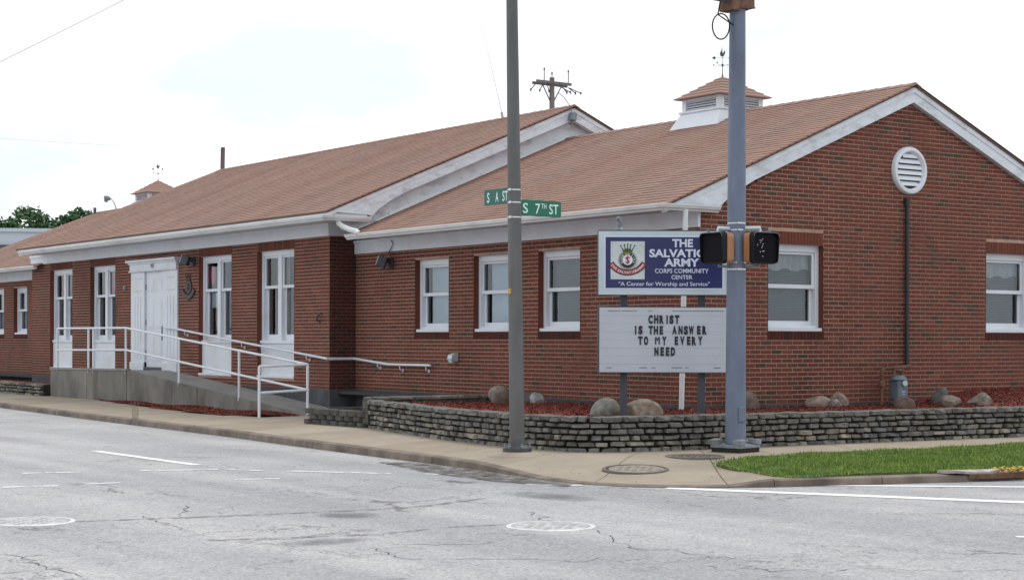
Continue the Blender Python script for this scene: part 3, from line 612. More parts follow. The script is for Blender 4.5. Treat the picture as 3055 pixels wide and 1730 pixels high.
# long walls on South A Street
wing_wall('side', WA(0), 0, 9.95, AH, 3.42, off=.03)
wing_wall('side', WA(0), 26.2, 36.2, LH, 3.42, off=.07)
WC = WA(-.57)
hc = holes(CHH, ZB, ZT) + [(DOOR[0], DOOR[1], .6, 3.3)]
cw = wall_back(WC, 9.95, 26.2, .1, 3.75, hc).build('wall', ['mortar', 'brick'], bld)
mb, _ = brick_field(WC, 9.95, 26.2, 3.75, [(p, q, a, b + (.19 if b < 3.29 else 0)) for p, q, a, b in hc], off=.05)
for p, q in CHH: soldiers(mb, WC, p, q, ZT + .006, ZT + .19 - JT)
o = mb.build('brickwork', 'brick', cw); o['kind'] = 'stuff'
fd = MB(); wbox(fd, WC, 9.96, 26.19, -.1, Z0 - .006, -.2, .006); fd.build('foundation', 'found', bld)
WR = WB(9.95)
rw = wall_back(WR, -.57, 0, .1, 3.75, []).build('wall', ['mortardark', 'brick'], bld)
mb, _ = brick_field(WR, -.575, 0.0, 3.75, [], off=.02); o = mb.build('brickwork', 'brickdark', rw); o['kind'] = 'stuff'
fd = MB(); wbox(fd, WR, -.565, -.01, -.1, Z0 - .006, -.2, .006); fd.build('foundation', 'found', bld)
# return at the far end, back walls and ends that close the shell
sh = MB(); sh.box(-.57, 0, 26.19, 26.2, .1, 3.75); sh.box(8.6, 8.62, 0, 36.2, .1, 3.42); sh.box(0, 8.6, 36.18, 36.2, .1, 3.4)
sh.add([(0, 36.2, 3.4), (8.6, 36.2, 3.4), (GX, 36.2, 5.4)], [(0, 1, 2)]); sh.add([(-.57, 26.2, 3.75), (9.2, 26.2, 3.75), (GX, 26.2, 5.9)], [(0, 1, 2)])
sh.build('rear_wall', 'brick', bld)
fl = MB().box(-.4, 8.5, .2, 36.0, .5, .55).build('floor', 'inside', bld)

# --- windows
def pane_box(mb, W, u0, u1, z0, z1, d):
    q = [Vector(W(u0, z0, d)), Vector(W(u1, z0, d)), Vector(W(u1, z1, d)), Vector(W(u0, z1, d))]
    n = (q[1] - q[0]).cross(q[3] - q[0]); o = Vector(W(u0, z0, d + 1)) - q[0]
    mb.add(q, [(0, 1, 2, 3)] if n.dot(o) > 0 else [(3, 2, 1, 0)])
def window(W, u0, u1, z0, z1, shade, rev, parent=bld):
    """one-over-one sash window set .1 m back in the brick; rev = which jamb the camera sees (+1 high u)"""
    f = MB(); fw_ = .075
    wbox(f, W, u0, u0 + fw_, z0, z1, -.22, -.095); wbox(f, W, u1 - fw_, u1, z0, z1, -.22, -.095)
    wbox(f, W, u0 + fw_, u1 - fw_, z1 - .10, z1, -.22, -.09); wbox(f, W, u0 + .02, u1 - .02, z1 - .005, z1 + .012, -.1, -.05)
    wbox(f, W, u0 + .004, u1 - .004, z0, z0 + .05, -.22, -.012); wbox(f, W, u0 + fw_, u1 - fw_, z0 + .05, z0 + .085, -.22, -.08)
    fr = f.build('window', 'white', parent, bevel=.004)
    a, b = u0 + fw_, u1 - fw_; zm = z0 + (z1 - z0) * .515; top = z1 - .1; bot = z0 + .085
    s = MB()   # upper sash, outside
    wbox(s, W, a, a + .045, zm, top, -.155, -.12); wbox(s, W, b - .045, b, zm, top, -.155, -.12); wbox(s, W, a + .045, b - .045, top - .04, top, -.155, -.12); wbox(s, W, a, b, zm - .025, zm + .035, -.155, -.112)
    s.build('sash', 'white', fr, bevel=.003)
    s = MB()
    wbox(s, W, a, a + .055, bot, zm - .025, -.205, -.165); wbox(s, W, b - .055, b, bot, zm - .025, -.205, -.165); wbox(s, W, a + .055, b - .055, bot, bot + .07, -.205, -.165)
    s.build('sash', 'white', fr, bevel=.003)
    p = MB(); pane_box(p, W, a + .045, b - .045, zm + .035, top - .04, -.138); p.build('pane', 'glass', fr)
    p = MB(); pane_box(p, W, a + .055, b - .055, bot + .07, zm - .025, -.185); p.build('pane', 'glass', fr)
    if shade == 'roller':
        q = MB(); g0 = .10 if rev > 0 else 0
        wbox(q, W, a, b - g0, z0 + .05, z1 - .05, -.262, -.255); q.build('blind', 'shade_blue', fr)
    else:
        q = MB(); n = int((z1 - z0) / .032)
        for i in range(n):
            z = z0 + .06 + i * .032
            if z > z1 - .06: break
            v = [W(a, z, -.25), W(b, z, -.25), W(b, z + .026, -.268), W(a, z + .026, -.268)]
            q.add(v, [(0, 1, 2, 3)])
        q.build('blind', 'slat', fr)
        if shade == 'lace':
            q = MB(); nn = 26; zt, zb_ = z1 - .06, z1 - .37
            for i in range(nn):
                x0 = a + (b - a) * i / nn; x1 = a + (b - a) * (i + 1) / nn; d0 = -.232 - .006 * (i % 2); d1 = -.232 - .006 * ((i + 1) % 2)
                q.add([W(x0, zb_ + .02 * math.sin(i * .6), d0), W(x1, zb_ + .02 * math.sin((i + 1) * .6), d1), W(x1, zt, d1), W(x0, zt, d0)], [(0, 1, 2, 3)])
            q.build('valance', 'valance', fr)
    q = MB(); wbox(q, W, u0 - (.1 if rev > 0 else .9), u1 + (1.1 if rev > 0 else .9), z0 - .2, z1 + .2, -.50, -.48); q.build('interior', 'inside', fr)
    return fr
WAa = WA(0)
for i, (p, q) in enumerate(AH): window(WAa, p, q, WBOT, WT, 'roller' if i < 2 else 'slat', 1)
for p, q in LH: window(WAa, p, q, WBOT, WT, 'roller', 1)
for p, q in BH: window(WB(0), p, q, WBOT, WT, 'lace', -1)
def tall_window(W, u0, u1, z0, z1):
    f = MB(); c = (u0 + u1) / 2; fw_ = .09
    wbox(f, W, u0, u0 + fw_, 1.47, z1, -.24, -.095); wbox(f, W, u1 - fw_, u1, 1.47, z1, -.24, -.095); wbox(f, W, c - .075, c + .075, 1.47, z1 - .1, -.24, -.09)
    wbox(f, W, u0 + fw_, u1 - fw_, z1 - .1, z1, -.24, -.092); wbox(f, W, u0 + .01, u1 - .01, z1 - .004, z1 + .016, -.1, -.045)
    wbox(f, W, u0 + .003, u1 - .003, 1.44, 1.50, -.24, -.05)
    fr = f.build('window', 'white', bld, bevel=.004)
    p = MB(); wbox(p, W, u0 + .003, u1 - .003, z0, 1.438, -.2, -.075); wbox(p, W, u0 + .003, u1 - .003, z0 - .01, z0 + .035, -.2, .02); p.build('panel', 'white', fr, bevel=.003)
    for a, b in ((u0 + fw_, c - .075), (c + .075, u1 - fw_)):
        s = MB(); zm = 2.567; top = z1 - .1
        wbox(s, W, a, a + .04, zm, top, -.165, -.125); wbox(s, W, b - .04, b, zm, top, -.165, -.125); wbox(s, W, a + .04, b - .04, top - .04, top, -.165, -.125); wbox(s, W, a, b, zm - .03, zm + .03, -.165, -.115)
        s.build('sash', 'white', fr, bevel=.003)
        s = MB(); wbox(s, W, a, a + .05, 1.5, zm - .03, -.215, -.175); wbox(s, W, b - .05, b, 1.5, zm - .03, -.215, -.175); wbox(s, W, a + .05, b - .05, 1.5, 1.62, -.215, -.175)
        s.build('sash', 'white', fr, bevel=.003)
        q = MB(); pane_box(q, W, a + .04, b - .04, zm + .03, top - .04, -.146); q.build('pane', 'glass', fr)
        q = MB(); pane_box(q, W, a + .05, b - .05, 1.62, zm - .03, -.196); q.build('pane', 'glass', fr)
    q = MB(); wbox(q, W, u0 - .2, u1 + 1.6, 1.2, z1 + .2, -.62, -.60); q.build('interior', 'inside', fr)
    return fr
tw = [tall_window(WC, p, q, ZB, ZT) for p, q in CHH]
def cloth(W, u0, u1, z0, z1, d, m, parent, n=14):
    q = MB()
    for i in range(n):
        a = u0 + (u1 - u0) * i / n; b = u0 + (u1 - u0) * (i + 1) / n
        q.add([W(a, z0, d - .012 * (i % 2)), W(b, z0, d - .012 * ((i + 1) % 2)), W(b, z1, d - .012 * ((i + 1) % 2)), W(a, z1, d - .012 * (i % 2))], [(0, 1, 2, 3)])
    return q.build('curtain', m, parent)
cloth(WC, 12.18, 12.50, 1.5, 2.5, -.36, 'curtain', tw[3], 6); cloth(WC, 11.45, 11.85, 2.2, 2.52, -.36, 'curtain', tw[3], 6); cloth(WC, 12.25, 12.85, 2.58, 3.2, -.37, 'curtainpink', tw[3], 10); cloth(WC, 11.4, 12.0, 2.58, 3.2, -.37, 'valance', tw[3], 10)
cloth(WC, 14.5, 15.0, 2.6, 3.2, -.42, 'valance', tw[2]); cloth(WC, 23.9, 24.2, 1.6, 3.2, -.42, 'curtain', tw[0], 6)
def blob(name, W, u, z, ru, rz, d, m, label, cat):
    b = MB(); n = 18; pts = [(u + ru * math.cos(2 * math.pi * i / n) * (1 + .12 * math.cos(6 * math.pi * i / n)), z + rz * math.sin(2 * math.pi * i / n)) for i in range(n)]
    b.prism(pts, d, d - .01, lambda a, c, e: W(a, c, e)); o = b.build(name, m, base=W(u, z, d)); return tag(o, label, cat)
blob('paper_decoration', WC, 15.54, 2.90, .13, .21, -.225, 'pink', 'pink paper decoration inside the tall window right of the front door', 'decoration')
blob('paper_decoration', WC, 21.12, 2.90, .14, .24, -.225, 'pink', 'pink paper decoration inside the tall window left of the front door', 'decoration')
b = MB(); wbox(b, WC, 15.22, 15.58, 2.20, 2.52, -.235, -.24); tag(b.build('notice', 'paper', base=WC(15.1, 2.1, -.235)), 'white paper notice taped inside the window right of the door', 'notice')

# --- door with classical surround
ds = MB(); u0, u1 = DOOR
wbox(ds, WC, u0 + .02, u1 - .02, 3.09, 3.24, -.1, .07); wbox(ds, WC, u0 - .02, u1 + .02, 3.24, 3.28, -.1, .10); wbox(ds, WC, u0 - .06, u1 + .06, 3.28, 3.335, -.1, .15); wbox(ds, WC, u0 - .01, u1 + .01, 3.06, 3.088, -.1, .09)
sur = ds.build('door_surround', 'white', bld, bevel=.006)
for a, b in ((u0 + .02, u0 + .80), (u1 - .80, u1 - .02)):
    p = MB(); wbox(p, WC, a, b, .80, 3.06, -.12, .035); wbox(p, WC, a - .02 if a < 18 else a, b + (.02 if a > 18 else 0), .80, 1.0, -.12, .06)
    for z in (2.62, 2.90): wbox(p, WC, a + .16, b - .16, z, z + .03, 0, .052)
    for k in range(3): wbox(p, WC, a + .18 + k * .17, a + .26 + k * .17, 1.1, 2.5, 0, .048)
    p.build('pilaster', 'white', sur, bevel=.006)
t_ = MB(); put_text(t_, '907', Vector(WC(18.1, 3.135, .071)), Vector((0, -1, 0)), Vector((0, 0, 1)), Vector((-1, 0, 0)), .09, depth=.006); t_.build('house_number', 'metalgrey', sur)
dr = MB(); da, db = u0 + .82, u1 - .82; wbox(dr, WC, da, db, .89, 3.055, -.08, -.012)
door = dr.build('door', 'white', bld, bevel=.004)
cu = (da + db) / 2
for (a, b) in ((da + .11, cu - .05), (cu + .05, db - .11)):
    for z0, z1 in ((1.02, 1.62), (1.76, 2.45), (2.60, 2.90)):
        p = MB(); wbox(p, WC, a, b, z0, z1, -.03, -.004); wbox(p, WC, a + .04, b - .04, z0 + .04, z1 - .04, -.02, .003); p.build('door_panel', 'white', door, bevel=.006)
h = MB(); wbox(h, WC, da + .05, da + .10, 1.50, 1.82, -.03, .012); h.tube([WC(da + .075, 1.62, -.01), WC(da + .075, 1.62, .03), WC(da + .22, 1.62, .03)], .012, 6)
h.lathe(WC(da + .075, 2.06, -.045), [(.026, 0), (.026, -.02), (.012, -.022)], 12, 'x'); h.lathe(WC(da + .075, 2.16, -.045), [(.018, 0), (.018, -.015), (.008, -.016)], 12, 'x'); h.build('handle', 'dkmetal', door)
for z in (1.15, 1.85, 2.65):
    h = MB(); wbox(h, WC, db - .005, db + .015, z, z + .12, -.03, .0); h.build('hinge', 'dkmetal', door)
th = MB(); wbox(th, WC, da - .02, db + .02, .84, .888, -.12, .05); th.build('threshold', 'dkmetal', bld)

# --- roofs
def roofz(x, ridge): return ridge - abs(x - GX) * SL
def roof(name, y0, y1, xe, ridge, yskew=0.0, rows=True):
    """two decks from the eave xe to the ridge at GX and back; y1 skews by yskew towards the eave"""
    d = MB(); n = Vector((-SL, 0, 1)).normalized()
    xr = 2 * GX - xe
    for xa in (xe, xr):
        za = roofz(xa, ridge) - .015; zr = ridge - .015
        ya = y1 + yskew
        v = [(xa, y0, za), (GX, y0, zr), (GX, y1, zr), (xa, ya, za), (xa, y0, za - .028), (GX, y0, zr - .028), (GX, y1, zr - .028), (xa, ya, za - .028)]
        d.add(v, [(0, 1, 2, 3), (7, 6, 5, 4), (0, 4, 5, 1), (3, 2, 6, 7), (0, 3, 7, 4)], 0)
    o = d.build('roof', 'deck', bld)
    ln = math.hypot(GX - xe, (GX - xe) * SL); dx, dz = (GX - xe) / ln, (GX - xe) * SL / ln
    nrow = int(ln / .132); exp = ln / nrow
    for r_ in range(nrow):
        mb = MB(); s0 = r_ * exp - .012 * (r_ == 0); s1 = min(ln, r_ * exp + exp * 1.12); y = y0 - .02 - (r_ % 3) * .11; skew = yskew * (1 - r_ / nrow); yend = y1 + .02 + skew
        off = random.uniform(-.0015, .0015)
        while y < yend:
            ya, yb = max(y, y0 - .02) + .002, min(y + .305, yend) - .002; y += .305
            if yb - ya < .03: continue
            j = random.uniform(-.004, .004) + off; t0 = .014 + random.uniform(-.002, .002)
            def Q(s, yy, t): return (xe + dx * s - dz * t, yy, roofz(xe, ridge) + dz * s + dx * t)
            mb.add([Q(s0 + j, ya, t0), Q(s0 + j, yb, t0), Q(s1, yb, .003), Q(s1, ya, .003), Q(s0 + j, ya, -.012), Q(s0 + j, yb, -.012), Q(s1, yb, -.012), Q(s1, ya, -.012)], [(0, 1, 2, 3), (0, 4, 5, 1), (1, 5, 6, 2), (3, 7, 4, 0)])
        mb.build('shingle_row', 'shingle', o)
    mb = MB(); y = y0
    while y < y1:
        yb = min(y + .29, y1 + .02); wv = .13
        mb.add([(GX - wv, y, ridge - wv * SL + .022), (GX, y, ridge + .03), (GX + wv, y, ridge - wv * SL + .022), (GX - wv, yb, ridge - wv * SL + .014), (GX, yb, ridge + .022), (GX + wv, yb, ridge - wv * SL + .014), (GX - wv, y, ridge - wv * SL), (GX + wv, y, ridge - wv * SL)], [(0, 1, 4, 3), (1, 2, 5, 4), (0, 6, 7, 2, 1)]); y += .27
    mb.build('ridge_cap', 'shingle', o)
    fr = MB()
    for k in (1,):   # far slope shingles as one simple sheet
        v = [(xr, y0 - .02, roofz(xr, ridge)), (GX, y0 - .02, ridge), (GX, y1 + .02, ridge), (xr, y1 + .02 + yskew, roofz(xr, ridge))]; fr.add(v, [(0, 1, 2, 3)])
    fr.build('rear_slope', 'shingle', o)
    return o
RW, RC = 5.53, 6.164
XE, XC = -.75, -1.28
roof('roof', -.13, 9.02, XE, RW)
roof('roof', 8.79, 25.15, XC, RC, .25)
roof('roof', 25.3, 34.25, XE, RW, .8)
# rake boards: white boxed board under the roof edge, crown strip, curved eave end
def rake(y0, y1, xe, ridge, bw, curve, sgn=-1):
    b = MB(); mp = lambda a, z, d: (a, d, z); xr = 2 * GX - xe
    top = lambda x: roofz(x, ridge) - .02
    # crown strip (proud) and board, both slopes
    for side in (0, 1):
        X = (lambda x: x) if side == 0 else (lambda x: 2 * GX - x)
        b.prism([(X(xe + .02), top(xe + .02)), (GX, ridge - .02), (GX, ridge - .13), (X(xe + .02), top(xe + .02) - .10)], y0, y0 + .10, mp)
        b.prism([(X(xe + .22), top(xe + .22) - .09), (GX, ridge - .12), (GX, ridge - bw), (X(xe + 1.7), top(xe + 1.7) - bw + .02), (X(xe + 1.35), top(xe + 1.35) - bw - .02), (X(xe + 1.12), top(xe + 1.12) - bw - .08), (X(xe + .98), top(xe + .98) - bw - .16), (X(xe + curve), top(xe) - .012)], y0 + .012, y1, mp)
    return b.build('rake_board', 'whiteworn', bld)
rake(-.107, .02, XE, RW, .285, .86)
rake(8.81, 8.94, XC, RC, .285, .90)
MB().prism([(XC + .1, roofz(XC + .1, RC) - .12), (GX, RC - .12), (2 * GX - XC - .1, roofz(XC + .1, RC) - .12), (2 * GX - XC - .1, roofz(XC + .1, RC) - .15), (GX, RC - .15), (XC + .1, roofz(XC + .1, RC) - .15)], 8.94, 9.03, lambda a, z, d: (a, d, z)).build('rake_soffit', 'soffit', bld)
# gable panel of the middle block above the right wing roof, with step flashing
gp = MB(); mp = lambda a, z, d: (a, d, z)
gp.prism([(-1.2, 3.75), (XC + .1, roofz(XC + .1, RC) - .1), (GX, RC - .1), (2 * GX - XC - .1, roofz(XC + .1, RC) - .1), (2 * GX + 1.2, 3.75), (9.0, 3.5), (-.4, 3.5)], 9.03, 9.06, mp); gp.build('gable_panel', 'whiteworn', bld)
fs = MB(); x = -.50
while x < GX - .1:
    xn = min(x + random.uniform(.35, .75), GX - .05); h_ = .035 + random.uniform(-.008, .018)
    fs.prism([(x, roofz(x, RW) + .014), (xn, roofz(xn, RW) + .014), (xn, roofz(xn, RW) + .014 + h_), (x, roofz(x, RW) + .014 + h_)], 8.985, 9.028, mp); x = xn + random.uniform(0, .02)
fs.build('step_flashing', 'flash', bld)
# soffits and friezes
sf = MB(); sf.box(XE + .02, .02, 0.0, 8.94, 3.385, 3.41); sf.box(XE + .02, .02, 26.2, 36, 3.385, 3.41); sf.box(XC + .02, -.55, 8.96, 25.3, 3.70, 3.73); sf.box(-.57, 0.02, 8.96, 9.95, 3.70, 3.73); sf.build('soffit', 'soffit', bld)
fz = MB(); fz.box(-.045, .02, .0, 9.93, 3.136, 3.384); fz.box(-.07, .0, .0, 9.93, 3.34, 3.384); fz.build('frieze', 'white', bld, bevel=.004)
fz = MB(); fz.box(-.045, .02, 26.22, 36.1, 3.136, 3.384); fz.build('frieze', 'white', bld, bevel=.004)
fz = MB(); fz.box(-.615, -.55, 9.905, 26.2, 3.465, 3.70); fz.box(-.65, -.615, 9.87, 26.2, 3.64, 3.70); fz.box(-.55, .0, 9.905, 9.96, 3.465, 3.70); fz.box(-.615, 0, 9.87, 9.905, 3.64, 3.70); fz.build('frieze', 'white', bld, bevel=.004)
# cornice return blocks (under the curved rake ends)
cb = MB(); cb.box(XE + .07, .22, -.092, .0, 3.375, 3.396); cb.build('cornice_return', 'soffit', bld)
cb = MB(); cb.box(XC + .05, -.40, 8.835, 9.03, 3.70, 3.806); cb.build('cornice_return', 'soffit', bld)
# gutters: moulded profile swept along the eave and round the return
def gutter(path, outv, zt):
    prof = [(0, 0), (0, -.075), (.045, -.085), (.06, -.06), (.085, -.045), (.095, -.012), (.105, -.012), (.105, .006), (.09, .006), (.09, -.01), (.012, -.02), (.012, 0)]
    b = MB(); rows = []
    for p, o_ in zip(path, outv): rows.append([(p[0] + o_[0] * a, p[1] + o_[1] * a, zt + z) for a, z in prof])
    n = len(prof); v = [q for r_ in rows for q in r_]
    f = [(i * n + j, i * n + (j + 1) % n, (i + 1) * n + (j + 1) % n, (i + 1) * n + j) for i in range(len(rows) - 1) for j in range(n)]
    f += [tuple(range(n)), tuple(range(len(rows) * n - 1, (len(rows) - 1) * n - 1, -1))]
    b.add(v, f); return b.build('gutter', 'gutter', bld)
gutter([(XE + .02, 8.93), (XE + .02, -.08), (.235, -.08)], [(-1, 0), (-1, -1), (0, -1)], 3.425)
gutter([(XC + .0, 25.0), (XC + .0, 8.84), (-.36, 8.84)], [(-1, 0), (-1, -1), (0, -1)], 3.755)
gutter([(XE + .02, 36.0), (XE + .02, 25.4)], [(-1, 0), (-1, 0)], 3.425)
for x_, ya_, yb_, z0_, z1_ in ((XC + .012, 8.83, 25.2, 3.66, 3.808), (XE + .032, -.09, 9.0, 3.34, 3.40), (XE + .032, 25.5, 36, 3.34, 3.40)): MB().box(x_, x_ + .03, ya_, yb_, z0_, z1_).build('fascia', 'gutter', bld)
# downspouts
d_ = MB(); d_.tube([(-.46, -.13, .48), (-.39, -.13, 3.36)], .038, 14)
for z_ in (1.0, 2.2, 3.1): d_.tube([(-.455 + .024 * (z_ - .5), -.13, z_), (-.455 + .024 * (z_ - .5), -.13, z_ + .03)], .042, 14)
d_.build('downspout', 'gutter', bld, smooth=True)
d_ = MB(); d_.tube([(-.98, 8.87, 3.70), (-.97, 8.86, 3.62), (-.93, 8.78, 3.56), (-.86, 8.60, 3.49), (-.82, 8.50, 3.47), (-.80, 8.46, 3.43)], .052, 10); d_.build('downspout', 'gutter', bld, smooth=True)
# gable vent
v_ = MB(); c = (4.27, -.01, 4.18); n = 40
v_.lathe((c[0], 0, c[2]), [(.375, 0), (.375, -.05), (.355, -.075), (.315, -.08), (.285, -.05), (.28, 0)], n, 'y'); vent = v_.build('gable_vent', 'white', bld, smooth=True)
MB().lathe((c[0], -.012, c[2]), [(.28, 0), (.28, -.003)], n, 'y').build('vent_back', 'pipeblack', vent)
for k in range(6):
    z = c[2] - .205 + k * .087; hw = math.sqrt(max(.01, .282 ** 2 - (z - c[2]) ** 2))
    s = MB(); s.add([(c[0] - hw, -.055, z - .03), (c[0] + hw, -.055, z - .03), (c[0] + hw, -.02, z + .036), (c[0] - hw, -.02, z + .036), (c[0] - hw, -.045, z - .033), (c[0] + hw, -.045, z - .033), (c[0] + hw, -.012, z + .036), (c[0] - hw, -.012, z + .036)], [(0, 1, 2, 3), (0, 4, 5, 1), (3, 2, 6, 7), (4, 7, 6, 5)])
    s.build('louver', 'white', vent)
# cupolas with weathervanes
def cupola(cy):
    b = MB(); s = .50; x, y = GX, cy
    zr = lambda xx: roofz(xx, RW)
    lo = .72; zt = 5.545; zl = 5.20
    b.add([(x - s - .02, y - s - .02, zt), (x + s + .02, y - s - .02, zt), (x + s + .02, y + s + .02, zt), (x - s - .02, y + s + .02, zt), (x - lo, y - .66, zl), (x + lo, y - .66, zl), (x + lo, y + .66, zl), (x - lo, y + .66, zl)], [(0, 1, 2, 3), (4, 5, 1, 0), (5, 6, 2, 1), (6, 7, 3, 2), (7, 4, 0, 3)])
    b.box(x - s - .05, x + s + .05, y - s - .05, y + s + .05, zt - .005, zt + .03)
    for sx in (-1, 1):
        for sy in (-1, 1): b.box(x + sx * (s - .045) - .05, x + sx * (s - .045) + .05, y + sy * (s - .045) - .05, y + sy * (s - .045) + .05, zt + .03, 5.80)
    b.box(x - s + .005, x + s - .005, y - s + .005, y + s - .005, 5.755, 5.80)
    cu_ = b.build('cupola', 'white', bld)
    MB().box(x - s + .08, x + s - .08, y - s + .08, y + s - .08, zt, 5.76).build('cupola_core', 'dkmetal', cu_)
    for k in range(5):
        z = zt + .045 + k * .043; a = s - .09
        l = MB()
        for W_ in (lambda u, d: (x - s - d, y + u), lambda u, d: (x + u, y - s - d), lambda u, d: (x + s + d, y + u), lambda u, d: (x + u, y + s + d)):
            l.add([(*W_(-a, -.01), z), (*W_(a, -.01), z), (*W_(a, -.05), z + .042), (*W_(-a, -.05), z + .042)], [(0, 1, 2, 3)])
        l.build('louver', 'white', cu_)
    e = .605; ze = 5.80; r_ = MB(); za = 6.20; N = 6
    for i in range(N):
        f0, f1 = i / N, (i + 1.08) / N; f1 = min(f1, 1); a0, a1 = e * (1 - f0) + .01, e * (1 - f1)
        z0, z1 = ze + (za - ze) * f0 + .012, ze + (za - ze) * f1
        A = [(x + sx * a0, y + sy * a0, z0) for sx, sy in ((-1, -1), (1, -1), (1, 1), (-1, 1))]; B = [(x + sx * a1, y + sy * a1, z1) for sx, sy in ((-1, -1), (1, -1), (1, 1), (-1, 1))]; C_ = [(p[0], p[1], p[2] - .02) for p in A]
        r_.add(A + B + C_, [(0, 1, 5, 4), (1, 2, 6, 5), (2, 3, 7, 6), (3, 0, 4, 7), (0, 8, 9, 1), (1, 9, 10, 2), (2, 10, 11, 3), (3, 11, 8, 0)] + ([(8, 11, 10, 9)] if i == 0 else []))
    r_.build('cupola_roof', 'shingle', cu_)
    v = MB(); v.tube([(x, y, za - .03), (x, y, za + .05), (x, y, za + .25), (x, y, za + .52)], [.024, .009, .004, .003], 6)
    v.lathe((x, y, za + .20), [(.004, -.03), (.02, -.01), (.02, .012), (.004, .03)], 8)
    for a in range(4):
        ca, sa = math.cos(a * math.pi / 2 + .3), math.sin(a * math.pi / 2 + .3); v.tube([(x, y, za + .20), (x + ca * .17, y + sa * .17, za + .20)], .0025, 5)
        v.obox(Matrix.Translation((x + ca * .18, y + sa * .18, za + .225)) @ Matrix.Rotation(a + HEAD, 4, 'Z'), .020, .005, .030)
    rr = Vector((math.cos(.6), -math.sin(.6), 0))
    v.tube([Vector((x, y, za + .33)) - rr * .14, Vector((x, y, za + .33)) + rr * .14], .003, 5)
    for pts in ([(-.14, .30), (-.19, .33), (-.14, .36), (-.12, .33)], [(.10, .33), (.16, .38), (.145, .33), (.16, .28)], [(-.035, .36), (-.05, .41), (-.035, .44), (-.02, .50), (-.012, .44), (.012, .41), (.032, .47), (.05, .43), (.032, .38), (.012, .35)]):
        v.prism(pts, -.004, .004, lambda a, z, d: tuple(Vector((x, y, za + z)) + rr * a + Vector((rr.y, -rr.x, 0)) * d))
    v.build('weathervane', 'dkmetal', cu_)
    return cu_
cupola(4.40); cupola(29.3)

# ------------------------------------------------------------------ fixtures on the walls
def floodlight(base, wdir, label, cable=None, s=1.0):
    t = thing('wall_light', base, label, 'light', 'flood lights on the long wall'); x, y, z = base
    b = MB(); b.box(x - .05, x, y - .07 * s, y + .07 * s, z - .09 * s, z + .09 * s); b.tube([(x - .04, y, z), (x - .14, y, z + .02)], .02, 8); b.build('bracket', 'dkmetal', t)
    h_ = MB(); Mx = Matrix.Translation((x - .20, y + .02, z + .02)) @ Matrix.Rotation(R(wdir), 4, 'Z') @ Matrix.Rotation(R(20), 4, 'Y'); h_.obox(Mx, .16 * s, .24 * s, .20 * s); h_.build('housing', 'dkmetal', t, bevel=.015)
    l = MB(); l.obox(Mx @ Matrix.Translation((-.085 * s, 0, 0)), .012, .20 * s, .16 * s); l.build('lens', 'alu', t)
    if cable: c_ = MB(); c_.tube(cable, .009, 6); c_.build('cable', 'metalgrey', t)
floodlight((-.008, 8.60, 2.92), -35, 'grey flood light with a looped cable below the right wing eave', [(-.05, 8.62, 3.02), (-.06, 8.66, 3.10), (-.07, 8.52, 3.2), (-.06, 8.48, 3.28), (-.05, 8.60, 3.36)])
floodlight((-.578, 15.98, 3.20), -40, 'dark flood light right of the front door surround')
